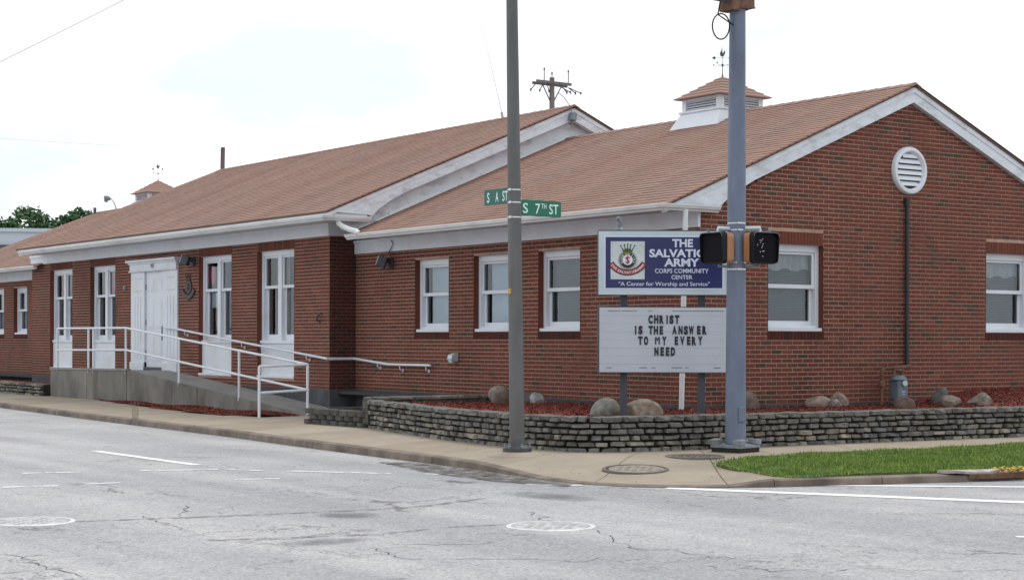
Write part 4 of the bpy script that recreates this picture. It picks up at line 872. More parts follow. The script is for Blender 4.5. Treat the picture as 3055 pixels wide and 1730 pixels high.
def crest(P, s, mats, parent, thick=.004, letters=True):
    """shield emblem: spiked crown, rays, ring with letters, S and cross, ribbon; P(a, b, d) maps emblem units"""
    def disc(r0, r1, d, m, nm, n=36, star=0):
        b = MB(); v = []
        for i in range(n):
            a = 2 * math.pi * i / n; r = r1 if not star or i % 2 == 0 else star
            v.append((r * math.cos(a), r * math.sin(a)))
        b.prism([(x * s, y * s) for x, y in v], d, d + thick, P); b.build(nm, m, parent)
    disc(0, .320, 0, mats['ray'], 'sunburst', 72, .235)
    disc(0, .240, thick, mats['ring'], 'ring', 36)
    disc(0, .158, 2 * thick, mats['in'], 'inner_disc', 36)
    b = MB()
    for k, a in enumerate((-.215, -.10, 0, .10, .215)):
        x0 = a * .52; x1 = a; y0, y1 = .26, .47 - abs(a) * .18
        b.prism([((x0 - .025) * s, y0 * s), ((x0 + .025) * s, y0 * s), ((x1 + .009) * s, y1 * s), ((x1 - .009) * s, y1 * s)], 2 * thick, 3 * thick, P)
        b.prism([((x1 + .024 * math.cos(q * math.pi / 4)) * s, (y1 + .016 + .024 * math.sin(q * math.pi / 4)) * s) for q in range(8)], 2 * thick, 3.4 * thick, P)
    b.build('crown_spike', mats['spike'], parent)
    b = MB(); b.prism([(-.14 * s, .20 * s), (.14 * s, .20 * s), (.155 * s, .26 * s), (.10 * s, .33 * s), (0, .36 * s), (-.10 * s, .33 * s), (-.155 * s, .26 * s)], 2.1 * thick, 2.9 * thick, P); b.build('crown', mats['cap'], parent)
    def arc(r0, r1, a0, a1, d, m, nm):
        b = MB(); n = 18; o = .22
        pts = [(r1 * math.cos(a0 + (a1 - a0) * i / n), o + r1 * math.sin(a0 + (a1 - a0) * i / n)) for i in range(n + 1)] + [(r0 * math.cos(a1 + (a0 - a1) * i / n), o + r0 * math.sin(a1 + (a0 - a1) * i / n)) for i in range(n + 1)]
        v = [P(x * s, y * s, d) for x, y in pts] + [P(x * s, y * s, d + thick) for x, y in pts]; N = len(pts); f = []
        for i in range(n): f += [(i, i + 1, N - 2 - i, N - 1 - i), (N + i, N + i + 1, 2 * N - 2 - i, 2 * N - 1 - i)]
        f += [(i, (i + 1) % N, N + (i + 1) % N, N + i) for i in range(N)]
        b.add(v, f); b.build(nm, m, parent)
    arc(.515, .705, R(211), R(329), 2 * thick, mats['edge'], 'ribbon_edge')
    arc(.545, .675, R(213), R(327), 3 * thick, mats['ribbon'], 'ribbon')
    ex = lambda a, b_, d=0: Vector(P(a * s, b_ * s, d))
    o0 = ex(0, 0); ru = (ex(1, 0) - o0).normalized(); rv = (ex(0, 1) - o0).normalized(); rn = (ex(0, 0, 1) - o0).normalized()
    b = MB(); put_text(b, 'S', o0, ru, rv, rn, .20 * s, cx=0, z=-.10 * s, depth=thick, bold=.03); 
    for v in range(len(b.v)): b.v[v] = tuple(Vector(b.v[v]) + rn * 3 * thick)
    b.prism([(-.013 * s, -.135 * s), (.013 * s, -.135 * s), (.013 * s, .14 * s), (-.013 * s, .14 * s)], 3 * thick, 4.4 * thick, P); b.prism([(-.085 * s, .055 * s), (.085 * s, .055 * s), (.085 * s, .078 * s), (-.085 * s, .078 * s)], 3 * thick, 4.4 * thick, P)
    b.build('monogram', mats['mono'], parent)
    if letters:
        def ringtext(txt, r, a0, a1, h_, flip, oy, d):
            b = MB()
            for i, ch in enumerate(txt):
                if ch == ' ': continue
                a = a0 + (a1 - a0) * i / (len(txt) - 1); c_ = ex(r * math.cos(a), oy + r * math.sin(a), d); tv = (ru * math.cos(a) + rv * math.sin(a)) * (-1 if flip else 1); tu = Vector(tv).cross(rn) * 1
                tu = (ru * math.sin(a) - rv * math.cos(a)) * (-1 if flip else 1)
                put_text(b, ch, c_ - tv * h_ * s / 2, tu, tv, rn, h_ * s, depth=thick * .5, bold=.02)
            b.build('crest_lettering', mats['in'], parent)
        ringtext('BLOOD', .200, R(205), R(135), .052, False, 0, 2 * thick); ringtext('AND', .200, R(110), R(75), .052, False, 0, 2 * thick); ringtext('FIRE', .200, R(45), R(-20), .052, False, 0, 2 * thick)
        ringtext('SALVATION', .610, R(243), R(297), .072, True, .22, 4 * thick)
        ringtext('THE', .610, R(219), R(234), .07, True, .22, 4 * thick); ringtext('ARMY', .610, R(305), R(322), .07, True, .22, 4 * thick)
pq = thing('wall_crest', WC(16.26, 2.62, .01), 'dark metal shield crest with crown and ribbon on the brick right of the door', 'plaque')
crest(lambda a, b, d: (-.57 - .012 - d, 16.26 - a, 2.66 + b), .58, dict(ray='bronze', ring='bronze2', **{'in': 'bronze2'}, spike='bronze', cap='bronze', edge='bronze', ribbon='bronze2', mono='bronze'), pq, .006, False)
b = MB(); b.box(-.62, -.575, 19.74, 19.87, 2.68, 2.77); b.box(-.632, -.62, 19.76, 19.82, 2.70, 2.75); tag(b.build('doorbell', 'metalgrey', base=(-.575, 19.8, 2.72)), 'small grey box on the brick left of the front door', 'doorbell')
b = MB(); b.prism([(0, 0), (-.13, 0), (-.15, .05), (-.13, .12), (-.05, .15), (0, .15)], 6.35, 6.49, lambda a, z, d: (a - .008, d, 1.14 + z)); b.lathe((-.10, 6.42, 1.13), [(.05, 0), (.055, .04)], 12); tag(b.build('vent_hood', 'alu', base=(-.01, 6.42, 1.14), bevel=.012), 'small grey vent hood low on the brick wall left of the pole', 'vent')
b = MB(); b.tube([(-.578, 10.30, 1.86), (-.64, 10.30, 1.88), (-.66, 10.28, 1.95), (-.60, 10.24, 2.02), (-.578, 10.24, 2.02)], .02, 6); tag(b.build('wall_hook', 'dkmetal', base=(-.578, 10.3, 1.9)), 'small dark metal hook near the brick corner above the ramp', 'hook')
# gas meter and riser
gm = thing('gas_meter', (3.69, -.35, .58), 'grey gas meter with rusty pipes at the foot of the gable wall', 'gas meter')
b = MB(); b.box(3.585, 3.805, -.45, -.25, .60, .92); b.lathe((3.695, -.35, .92), [(.12, 0), (.12, .03), (.09, .06), (.04, .07)], 16); b.build('body', 'metergrey', gm, bevel=.03)
b = MB(); b.lathe((3.70, -.452, .87), [(.05, .0), (.05, -.03), (.04, -.035)], 16, 'y'); b.build('dial', 'alu', gm)
b = MB(); b.obox(Matrix.Translation((3.69, -.455, .74)), .08, .01, .012); b.obox(Matrix.Translation((3.69, -.455, .70)), .06, .01, .012); b.build('plate', 'alu', gm)
b = MB(); b.tube([(3.38, -.30, .54), (3.38, -.30, .98), (3.385, -.30, 1.06), (3.44, -.31, 1.10)], .026, 8); b.lathe((3.38, -.30, .86), [(.03, -.05), (.055, -.04), (.055, .03), (.03, .05)], 10); b.build('inlet_pipe', 'rust', gm)
b = MB(); b.tube([(3.44, -.31, 1.10), (3.95, -.32, 1.12), (4.12, -.2, 1.13), (4.18, -.09, 1.14)], .026, 8); b.lathe((3.60, -.31, 1.105), [(.03, -.02), (.05, 0), (.03, .02)], 10); b.tube([(3.62, -.33, 1.0), (3.62, -.33, 1.09)], .03, 8); b.tube([(3.78, -.34, 1.0), (3.78, -.34, 1.11)], .03, 8); b.lathe((3.70, -.33, 1.06), [(.05, -.03), (.075, 0), (.05, .03)], 10); b.build('outlet_pipe', 'rust', gm)
b = MB(); b.tube([(4.19, -.06, 1.10), (4.19, -.06, 3.66)], .033, 10)
for z in (1.6, 2.5, 3.4): b.lathe((4.19, -.06, z), [(.04, -.012), (.04, .012)], 10)
b.tube([(4.19, -.06, 3.62), (4.19, -.06, 3.74)], .045, 10); tag(b.build('riser_pipe', 'pipeblack', base=(4.19, -.06, 1.1)), 'tall black riser pipe up the gable wall to the round vent', 'pipe')
# antenna on the ridge, camera at the middle gable
b = MB(); b.tube([(GX, 11.3, 6.1), (GX - .02, 11.33, 6.30)], .03, 6); b.tube([(GX - .02, 11.33, 6.30), (GX - .17, 11.55, 7.4), (GX - .32, 11.80, 8.45)], [.008, .005, .003], 5); tag(b.build('whip_antenna', 'wirelight', base=(GX, 11.3, 6.1)), 'thin whip antenna leaning left from the middle roof ridge', 'antenna')
sc_ = thing('security_camera', (4.2, 8.78, 5.95), 'small grey box camera hung at the peak of the middle gable', 'camera')
b = MB(); b.obox(Matrix.Translation((4.2, 8.72, 5.93)) @ Matrix.Rotation(R(12), 4, 'Y'), .10, .16, .16); b.build('housing', 'metalgrey', sc_, bevel=.01)
b = MB(); b.tube([(4.2, 8.76, 6.0), (4.16, 8.75, 6.13), (4.0, 8.74, 6.3), (3.86, 8.74, 6.38)], .008, 5); b.tube([(4.17, 8.74, 5.86), (4.14, 8.72, 5.78)], .03, 6); b.build('cable', 'wire', sc_)
b = MB(); b.tube([(4.19, 34.0, 5.45), (4.19, 34.0, 5.68)], .05, 8); tag(b.build('vent_stack', 'dkmetal', base=(4.19, 34, 5.45)), 'short vent stack at the far end of the left roof ridge', 'vent')

# ------------------------------------------------------------------ ramp, landing, railings
rp = thing('access_ramp', (-1.62, 14, .15), 'sloping grey concrete ramp and landing up to the white door', 'ramp')
XO, XI = -1.62, -.585
b = MB(); prof = [(8.6, .150), (9.0, .168), (17.2, .835), (21.9, .79), (21.9, .1), (8.6, .1)]
b.prism(prof, XO + .05, XI, lambda y, z, d: (d, y, z)); b.build('deck', 'conc', rp)
def rz_(y): return .168 + (y - 9.0) * (.835 - .168) / 8.2 if y > 9 else .15 + (y - 8.6) * .045
ys = [17.2, 15.98, 14.76, 13.54, 12.32, 11.10, 9.88, 8.66]
for a, c_ in zip(ys[:-1], ys[1:]):
    b = MB(); b.prism([(a - .008, .08), (a - .008, rz_(a) + .012), (c_ + .008, rz_(c_) + .012), (c_ + .008, .08)], XO + random.uniform(-.006, .006), XO + .055, lambda y, z, d: (d, y, z)); b.build('side_panel', 'concdk', rp)
for a, c_, z0, z1 in ((21.9, 19.55, .79, .812), (19.53, 17.215, .812, .835)):
    b = MB(); b.prism([(a, .06), (a, z0 + .006), (c_, z1 + .006), (c_, .06)], XO - .004, XO + .055, lambda y, z, d: (d, y, z)); b.build('side_panel', 'concdk', rp)
b = MB(); b.prism([(21.93, .792), (21.93, .84), (17.2, .875), (17.2, .838)], XO - .02, XO + .10, lambda y, z, d: (d, y, z)); b.build('kerb_lip', 'conc', rp)
rl = thing('ramp_railing', (-1.6, 14, .2), 'white tube railing along the outer edge of the ramp', 'railing')
XR = -1.60; RT = 0.024
def tz(y): return (1.775 if y > 17.29 else 1.765 - (17.29 - y) * (1.765 - 1.073) / (17.29 - 8.87))
def mz(y): return (1.262 if y > 17.29 else 1.285 - (17.29 - y) * (1.285 - .616) / (17.29 - 8.87))
b = MB(); b.tube([(XR, 21.5, tz(21.5)), (XR, 17.29, 1.768), (XR, 8.87, 1.073)], RT, 8); b.build('top_rail', 'white', rl, smooth=True)
b = MB(); b.tube([(XR, 21.5, 1.262), (XR, 17.29, 1.285), (XR, 8.87, .616)], RT, 8); b.build('middle_rail', 'white', rl, smooth=True)
for y in (21.5, 19.5, 19.2, 17.29, 14.47, 11.66, 8.87):
    b = MB(); b.tube([(XR, y, (rz_(y) if y < 17 else .80) - .05), (XR, y, tz(y))], .027, 8); b.build('post', 'white', rl, smooth=True)
b = MB(); b.tube([(-2.56, 8.87, .12), (-2.56, 8.87, 1.045)], .027, 8); b.build('post', 'white', rl, smooth=True)
b = MB(); b.tube([(XR, 8.87, 1.073), (-2.56, 8.87, 1.04)], RT, 8); b.build('top_rail', 'white', rl, smooth=True)
b = MB(); b.tube([(XR, 8.87, .616), (-2.56, 8.87, .575)], RT, 8); b.build('middle_rail', 'white', rl, smooth=True)
hr = thing('wall_handrail', (-.65, 13, 1.4), 'white handrail on brackets along the brick wall above the ramp', 'handrail')
b = MB(); b.tube([(-.66, 17.43, 1.79), (-.66, 16.83, 1.758), (-.66, 13.82, 1.49), (-.66, 9.86, 1.161), (-.08, 9.86, 1.161), (-.08, 8.6, 1.067), (-.08, 7.15, 1.067)], .024, 8); b.build('rail', 'white', hr)
for x, y, z in ((-.66, 16.3, 1.71), (-.66, 15.3, 1.62), (-.66, 13.5, 1.46), (-.66, 12.6, 1.39), (-.66, 10.7, 1.23), (-.08, 9.0, 1.10), (-.08, 8.2, 1.067), (-.08, 7.3, 1.067)):
    w_ = -.578 if x < -.3 else -.008; b = MB(); b.tube([(x, y, z - .02), (x + .005, y, z - .085), (w_, y, z - .10)], .011, 6); b.lathe((w_, y, z - .10), [(.03, -.012), (.03, 0)], 8, 'x'); b.build('bracket', 'white', hr)

# ------------------------------------------------------------------ stone walls
def stone_mesh(seed, sm=1.0):
    r_ = random.Random(seed); bm = bmesh.new(); bmesh.ops.create_cube(bm, size=1)
    bmesh.ops.bevel(bm, geom=list(bm.edges), offset=.17, segments=2, affect='EDGES', profile=.6)
    for v in bm.verts:
        v.co.x += r_.uniform(-.03, .03); v.co.z += r_.uniform(-.055, .055) ; v.co.y += r_.uniform(-.07, .07)
    k = r_.uniform(-.12, .12)
    for v in bm.verts: v.co.x += k * v.co.z; v.co.z += r_.choice((-1, 1)) * .05 * v.co.x * (v.co.z > 0)
    me = bpy.data.meshes.new('stone'); bm.to_mesh(me); bm.free(); return me
stones = []
for i in range(16):
    me = stone_mesh(i); me.materials.append(M['stone']); stones.append(me)
def path_at(pts, s):
    for a, b in zip(pts[:-1], pts[1:]):
        a, b = Vector(a), Vector(b); L_ = (b - a).length
        if s <= L_: return a + (b - a) * (s / L_), (b - a).normalized()
        s -= L_
    return b, (b - a).normalized()
def plen(pts): return sum((Vector(b) - Vector(a)).length for a, b in zip(pts[:-1], pts[1:]))
def stone_wall(t, pts, z0, nc, hc, dep, cap=True, lmin=.12, lmax=.26, limit=10**9, count=[0]):
    L_ = plen(pts); core = MB(); n = 40; vin = []; rows = []
    for i in range(n + 1):
        p, d = path_at(pts, L_ * i / n); nrm = Vector((d.y, -d.x)); nrm = Vector((-d.y, d.x))   # inward is to the left of travel
        rows.append((p + nrm * .085, p + nrm * (dep + .02)))
    H_ = z0 + nc * hc - .03
    v = [(a.x, a.y, z0 - .1) for a, b in rows] + [(a.x, a.y, H_) for a, b in rows] + [(b.x, b.y, H_) for a, b in rows] + [(b.x, b.y, z0 - .1) for a, b in rows]; N = n + 1
    f = [(k * N + i, k * N + i + 1, (k + 1) * N + i + 1, (k + 1) * N + i) for k in range(3) for i in range(n)]
    f += [(0, N, 2 * N, 3 * N), (n, N + n, 2 * N + n, 3 * N + n)]
    core.add(v, f).build('wall_core', 'stonedk', t)
    far = MB()
    for c in range(nc):
        s = random.uniform(-.1, 0); zc = z0 + c * hc; h_ = hc * random.uniform(.92, 1.0)
        while s < L_:
            l = random.uniform(lmin, lmax) * (1.15 if c == nc - 1 else 1); e = min(s + l, L_); a = max(0, s)
            if e - a > .07:
                p, d = path_at(pts, (a + e) / 2); nrm = Vector((-d.y, d.x)); dp = dep * (.55 if c < nc - 1 else 1.0); pr = random.uniform(-.028, .022) - (.015 if c == nc - 1 else 0)
                q = p + nrm * (dp / 2 + pr); hh = h_ * random.uniform(.60, .90) if c < nc - 1 else hc * random.uniform(.80, .98)
                loc = (q.x, q.y, zc + hc / 2 + random.uniform(-.004, .004)); rot = (random.uniform(-.04, .04), random.uniform(-.035, .035), math.atan2(d.y, d.x) + random.uniform(-.05, .05)); scl = (e - a - random.uniform(.018, .05), dp, hh)
                if count[0] < limit: place('stone', random.choice(stones), t, loc, rot, scl); count[0] += 1
                else:
                    mt = Matrix.Translation(loc) @ Matrix.Rotation(rot[2], 4, 'Z') @ Matrix.Diagonal((*scl, 1)); me = random.choice(stones); far.add([mt @ v.co for v in me.vertices], [tuple(p.vertices) for p in me.polygons])
            s = e
    if far.v: o = far.build('stone', 'stone', t); o['kind'] = 'stuff'
sw = thing('stone_wall', (-3.5, -2, .15), 'curved dry stone retaining wall round the corner mulch bed', 'wall')
SP = [(7.5, -2.86), (3.83, -2.64), (.92, -2.48), (-1.17, -2.44), (-2.0, -2.41), (-2.75, -2.36), (-3.2, -2.29), (-3.48, -2.16), (-3.68, -1.95), (-3.78, -1.65), (-3.83, -.92), (-3.72, .3), (-3.557, 1.44), (-3.2, 3.1), (-2.89, 4.44)]
SPr = list(reversed(SP))     # travel with the bed on the left
stone_wall(sw, SPr, .13, 6, .0755, .26, limit=298)
eb = MB(); eb.box(-2.9, -.02, 4.46, 4.62, .2, .585); eb.build('end_wall', 'block', sw); 
x = -2.88
while x < -.1: place('cap_stone', random.choice(stones), sw, (x + .2, 4.54, .605), (0, 0, random.uniform(-.03, .03)), (.40, .22, .05)); x += .42
lw = thing('stone_wall', (-1.7, 25, .15), 'low far stone wall edging the bed left of the ramp landing', 'wall')
stone_wall(lw, [(-1.45, 36), (-1.62, 28), (-1.72, 25.3), (-1.85, 22.0)], .13, 4, .08, .24, lmin=.25, lmax=.5, count=[0])
bw = thing('block_wall', (-2.95, 5.4, .15), 'low dark scalloped block wall between the ramp foot and the stone wall', 'wall')
bm = bmesh.new(); bmesh.ops.create_cube(bm, size=1); me_b = bpy.data.meshes.new('block')
pts = [(-.5, .5), (-.5, -.28), (-.36, -.44), (-.14, -.5), (.14, -.5), (.36, -.44), (.5, -.28), (.5, .5)]
bm.free(); q = MB().prism(pts, -.5, .5, lambda a, b, d: (a, b, d)); me_b.from_pydata(q.v, [], q.f); me_b.materials.append(M['block'])
for c in range(3):
    y = 4.50 + (.135 if c % 2 else 0)
    while y < 6.2:
        x = -2.93 - (y - 4.5) * .035 + c * .02; place('block', me_b, bw, (x + .08, y + .14, .15 + c * .083 + .04), (random.uniform(-.02, .02), random.uniform(-.02, .02), -math.pi / 2 + random.uniform(-.08, .08)), ((.235, .22, .070) if c < 2 else (.268, .26, .085))); y += .27
cb_ = MB(); cb_.box(-2.86, -2.7, 4.5, 6.3, .1, .37); cb_.build('wall_core', 'stonedk', bw)
x = -2.8
while x < -.2: place('block', me_b, bw, (x + .1, 6.30, .36), (0, 0, math.pi), (.205, .2, .078)); x += .21

# ------------------------------------------------------------------ boulders
def rock(label, x, y, z, sx, sy, sz, m, seed, rot=0, kind='round', tilt=0):
    r_ = random.Random(seed); bm = bmesh.new(); bmesh.ops.create_icosphere(bm, subdivisions=4, radius=1)
    dirs = [Vector((r_.gauss(0, 1), r_.gauss(0, 1), r_.gauss(0, 1))).normalized() for _ in range(22)]; amp = [r_.uniform(-.13, .13) for _ in dirs]
    cut = [(Vector((r_.gauss(0, 1), r_.gauss(0, 1), r_.gauss(0, .7))).normalized(), r_.uniform(.62, .9)) for _ in range(7 if kind == 'round' else 10)]
    for v in bm.verts:
        n = v.co.normalized(); k = 1 + sum(a * max(0, n.dot(d)) ** 4 for a, d in zip(amp, dirs)) + r_.uniform(-.009, .009)
        p = n * k
        for d, h_ in cut:
            e = p.dot(d) - h_
            if e > 0: p -= d * e * (.88 if kind != 'round' else .75)
        v.co = p
    bm.transform(Matrix.Rotation(tilt, 4, 'Y') @ Matrix.Diagonal((sx, sy, sz * 1.5, 1)))
    e = [(min(v.co[i] for v in bm.verts), max(v.co[i] for v in bm.verts)) for i in range(3)]
    bm.transform(Matrix.Rotation(rot, 4, 'Z') @ Matrix.Diagonal((sx / (e[0][1] - e[0][0]), sy / (e[1][1] - e[1][0]), sz * 1.45 / (e[2][1] - e[2][0]), 1)))
    lo = min(v.co.z for v in bm.verts); bmesh.ops.translate(bm, verts=bm.verts, vec=(0, 0, sz - max(v.co.z for v in bm.verts)))
    me = bpy.data.meshes.new('boulder'); bm.to_mesh(me); bm.free(); me.materials.append(m)
    for p in me.polygons: p.use_smooth = kind == 'round'
    o = bpy.data.objects.new('boulder', me); COL.objects.link(o); o.location = (x, y, z); ORI[o.name] = Vector((x, y, z)); return tag(o, label, 'boulder', 'boulders in the mulch bed')
VW = -HEAD
rock('rounded grey brown boulder left of the tapered grey pole', -.88, 3.80, .51, .37, .34, .29, boulder('rock_a', (.20, .165, .15), (.26, .22, .205)), 1, VW, tilt=-.3)
rock('purplish stone mostly hidden behind the tapered grey pole', -.50, 3.55, .53, .26, .22, .17, boulder('rock_b', (.10, .08, .10), (.14, .11, .13)), 2, VW)
rock('small pale angular stone just right of the tapered grey pole', -.73, 3.02, .53, .24, .2, .18, boulder('rock_c', (.30, .31, .31), (.17, .17, .165)), 3, VW, 'flat')
rock('grey green domed boulder below the left sign post', -2.08, -.50, .50, .43, .36, .245, boulder('rock_d', (.215, .21, .185), (.165, .17, .15)), 4, VW)
rock('large flat topped tan boulder below the letter board', -1.93, -1.06, .50, .52, .36, .245, boulder('rock_e', (.36, .295, .235), (.25, .205, .165)), 5, VW, 'flat', .12)
rock('brown boulder half hidden behind the blue grey pole', .69, -.18, .54, .42, .34, .28, boulder('rock_f', (.14, .105, .09), (.19, .15, .13)), 6, VW)
rock('low tan boulder in front of the gable wall, left of the gas meter', 1.98, -.36, .52, .42, .3, .185, boulder('rock_g', (.28, .225, .185), (.22, .175, .145)), 7, VW)
rock('small pale pointed stone leaning on the low tan boulder', 2.10, -.58, .52, .20, .18, .14, boulder('rock_h', (.27, .23, .22), (.2, .17, .16)), 8, VW, 'flat')
rock('rounded brown boulder behind the low tan one by the gable wall', 2.52, -.22, .53, .34, .3, .22, boulder('rock_i', (.25, .20, .165), (.30, .25, .21)), 9, VW)
rock('dark reddish brown boulder in front of the gas meter', 3.28, -.85, .51, .34, .3, .175, boulder('rock_j', (.115, .075, .062), (.15, .105, .085)), 10, VW)
rock('upright dark grey boulder right of the gas meter', 4.46, -.50, .55, .29, .24, .25, boulder('rock_k', (.105, .105, .10), (.14, .14, .13)), 11, VW, tilt=.4)
rock('wide grey brown boulder in front of the upright dark one', 4.20, -.95, .52, .33, .28, .175, boulder('rock_l', (.195, .155, .13), (.24, .20, .17)), 12, VW, 'flat')
rock('pale wedge shaped boulder farthest right in the mulch bed', 4.60, -1.20, .52, .38, .30, .22, boulder('rock_m', (.21, .185, .16), (.12, .105, .09)), 13, VW, 'flat', .25)

# ------------------------------------------------------------------ the community sign
SU = Vector((rt.x, rt.y, 0)); SN = Vector((-fw.x, -fw.y, 0)); SO = Vector((-2.600, -1.0, 0))     # faces the crossing
def SPt(s, z, d): return tuple(SO + SU * s + SN * d + Vector((0, 0, z)))
def sbox(mb, s0, s1, z0, z1, d0, d1, mi=0):
    v = [SPt(s, z, d) for d in (d0, d1) for z in (z0, z1) for s in (s0, s1)]; mb.add(v, [(0, 1, 3, 2), (4, 6, 7, 5), (0, 4, 5, 1), (2, 3, 7, 6), (0, 2, 6, 4), (1, 5, 7, 3)], mi)
sg = thing('community_sign', SPt(.84, .55, -.2), 'two-panel roadside sign with blue crest panel above a white letter board', 'sign')
for s in (.34, 1.36):
    b = MB(); sbox(b, s - .045, s + .045, .3, 2.2, -.24, -.15); b.build('post', 'dkmetal', sg)
b = MB(); sbox(b, 0, 1.68, 2.10, 2.946, -.36, -.02); cab = b.build('cabinet', 'dkmetal', sg)
b = MB(); sbox(b, 0.0, 1.68, 2.86, 2.93, -.02, 0); sbox(b, 0, 1.68, 2.105, 2.185, -.02, 0); sbox(b, .0, .085, 2.185, 2.86, -.02, 0); sbox(b, 1.61, 1.68, 2.185, 2.86, -.02, 0); b.build('frame', 'alu', cab)
b = MB(); sbox(b, .068, 1.627, 2.172, 2.873, -.02, .004); b.build('inner_frame', 'bluewhite', cab)
b = MB(); sbox(b, .091, 1.607, 2.192, 2.852, .0, .007); b.build('face_panel', 'blue', cab)
b = MB(); sbox(b, .156, .598, 2.304, 2.797, .007, .009); b.build('crest_panel', 'crestbg', cab)
crest(lambda a, b_, d: SPt(.376 + a, 2.555 + b_, .0095 + d), .418, dict(ray='crestolive', ring='crestnavy', **{'in': 'crestwhite'}, spike='crestgreen', cap='crestolive', edge='crestmaroon', ribbon='crestred', mono='crestred'), cab, .0012)
TO = Vector(SPt(0, 0, .0072))
def stext(s, cx, z, h_, width=None, bold=.02, ws=1.0):
    ws_ = s.split(' '); full_, _ = textmesh(s, bold); x0, x1 = full_[:, 0].min(), full_[:, 0].max(); sc = width / (x1 - x0); pos_ = x0
    for i, wd_ in enumerate(ws_):
        pre, _ = textmesh(' '.join(ws_[:i + 1]), bold); one, _ = textmesh(wd_, bold); ow = one[:, 0].max() - one[:, 0].min(); end = pre[:, 0].max() - pre[:, 0].min()
        b = MB(); put_text(b, wd_, TO, SU, Vector((0, 0, 1)), SN, h_, ow * sc, cx - width / 2 + (end - ow / 2) * sc, z, .003, bold, ws); b.build('lettering', 'bluewhite', cab)
def zz(y): return 1.5 - ((640 + y / 2.912) - 1017.8) * .004356
def ss(x): return (x / 2.912 + 1700 - 1786) * .004356
stext('THE', ss(979), zz(280), .097, (1070 - 890) * .001496, .035)
stext('SALVATION', ss(979), zz(367), .095, (1268 - 690) * .001496, .035)
stext('ARMY', ss(972), zz(448), .097, (1125 - 820) * .001496, .035)
stext('CORPS COMMUNITY', ss(972), zz(507), .055, (1205 - 740) * .001496, .012)
stext('CENTER', ss(974), zz(560), .05, (1065 - 883) * .001496, .012)
stext('"A Center for Worship and Service"', ss(820), zz(618), .050, (1215 - 425) * .001496, .006)
b = MB(); sbox(b, 0, 1.68, 1.088, 1.95, -.34, -.012); lb = b.build('letter_board', 'dkmetal', sg)
for k in range(8):
    z0, z1 = 1.10 + k * .1050, 1.10 + (k + 1) * .1050 - .0012
    b = MB(); sbox(b, .012, 1.668, z0, z1, -.02, -.002 + (.002 if k % 2 else 0)); b.build('board_panel', 'board', lb)
b = MB()
for s0, s1, z in ((.12, .28, 1.893), (.30, .45, 1.893), (.46, .50, 1.893), (.64, .70, 1.893), (.95, 1.63, 1.893), (.10, .17, 1.157), (.53, .63, 1.157), (.69, .74, 1.157), (.95, 1.09, 1.157), (1.13, 1.17, 1.157), (1.50, 1.59, 1.155)): sbox(b, s0, s1, z, z + .006, .002, .005)
b.build('track_gap', 'dkmetal', lb)
def ls(x): return (x - 369) * .000779
rows = [(1.737, 'CHRIST', (1200, 1295, 1385, 1498, 1550, 1643)), (1.599, 'ISTHEANSWER', (975, 1033, 1205, 1290, 1380, 1600, 1700, 1790, 1880, 2005, 2100)), (1.461, 'TOMYEVERY', (1030, 1125, 1315, 1430, 1632, 1730, 1837, 1925, 2030)), (1.322, 'NEED', (1300, 1395, 1485, 1575))]
LO = Vector(SPt(0, 0, .003))
for z, t_, xs in rows:
    for ch, x in zip(t_, xs):
        b = MB(); wd = {'I': .018, 'W': .068, 'M': .062, 'E': .046, 'N': .055}.get(ch, .057)
        if ch == 'M':
            x0 = ls(x + 37) - .031; q = lambda a, c_, d: SPt(x0 + a, z + c_, .003 + d)
            for pl in ([(0, 0), (.015, 0), (.015, .096), (0, .096)], [(.047, 0), (.062, 0), (.062, .096), (.047, .096)], [(.010, .096), (.031, .040), (.036, .058), (.018, .096)], [(.052, .096), (.031, .040), (.026, .058), (.044, .096)]): b.prism(pl, 0, .003 + .0001 * len(b.v), q)
        else: put_text(b, ch, LO, SU, Vector((0, 0, 1)), SN, .096, wd, ls(x + (14 if ch == 'I' else 37)), z + random.uniform(-.002, .002), .003, .07)
        b.build('letter', 'letter', lb)
b = MB(); b.tube([SPt(.28, 2.94, -.2), SPt(.28, 3.0, -.2), SPt(.29, 3.06, -.19), SPt(.26, 3.12, -.17)], .028, 8); b.lathe(SPt(.28, 2.94, -.2), [(.06, 0), (.06, .02), (.03, .05)], 10); b.build('lamp_arm', 'metalgrey', cab)

# ------------------------------------------------------------------ lamp pole with street name signs
LP = Vector((-4.393, -1.734, .15))
lp = thing('lamp_pole', LP, 'tapered grey brown steel pole carrying two green street name signs', 'pole')
tp = Vector((-4.448 - .03, -1.69, 7.0))
b = MB(); b.tube([LP + Vector((0, 0, .08)), LP.lerp(tp, .4), tp], [.093, .083, .062], 24); b.build('shaft', 'greypole', lp, smooth=True)
b = MB(); b.lathe(LP, [(.175, .015), (.175, .06), (.15, .085), (.118, .10), (.10, .16), (.096, .165)], 24); b.build('base_flange', 'darkbase', lp, smooth=True)
for k in range(6):
    a = k * math.pi / 3 + .3; b = MB(); b.lathe((LP.x + math.cos(a) * .148, LP.y + math.sin(a) * .148, LP.z + .06), [(.02, 0), (.02, .03), (.012, .032), (.012, .06)], 6); b.build('bolt', 'metalgrey', lp)
b = MB(); b.lathe(LP, [(.42, -.08), (.36, -.022), (.22, .016), (.18, .018)], 20); b.build('grout_pad', 'walk', lp)
def pole_at(z): t = (z - LP.z) / (tp.z - LP.z); return LP.lerp(tp, t), .093 + (.062 - .093) * t
for z in (3.32, 3.168, 2.99):
    c_, r_ = pole_at(z); b = MB(); b.lathe(c_, [(r_ + .002, -.008), (r_ + .004, -.008), (r_ + .004, .008), (r_ + .002, .008)], 24); b.obox(Matrix.Translation(c_ + SN * (r_ + .008) - SU * .05), .02, .02, .028); b.build('band', 'steel', lp)
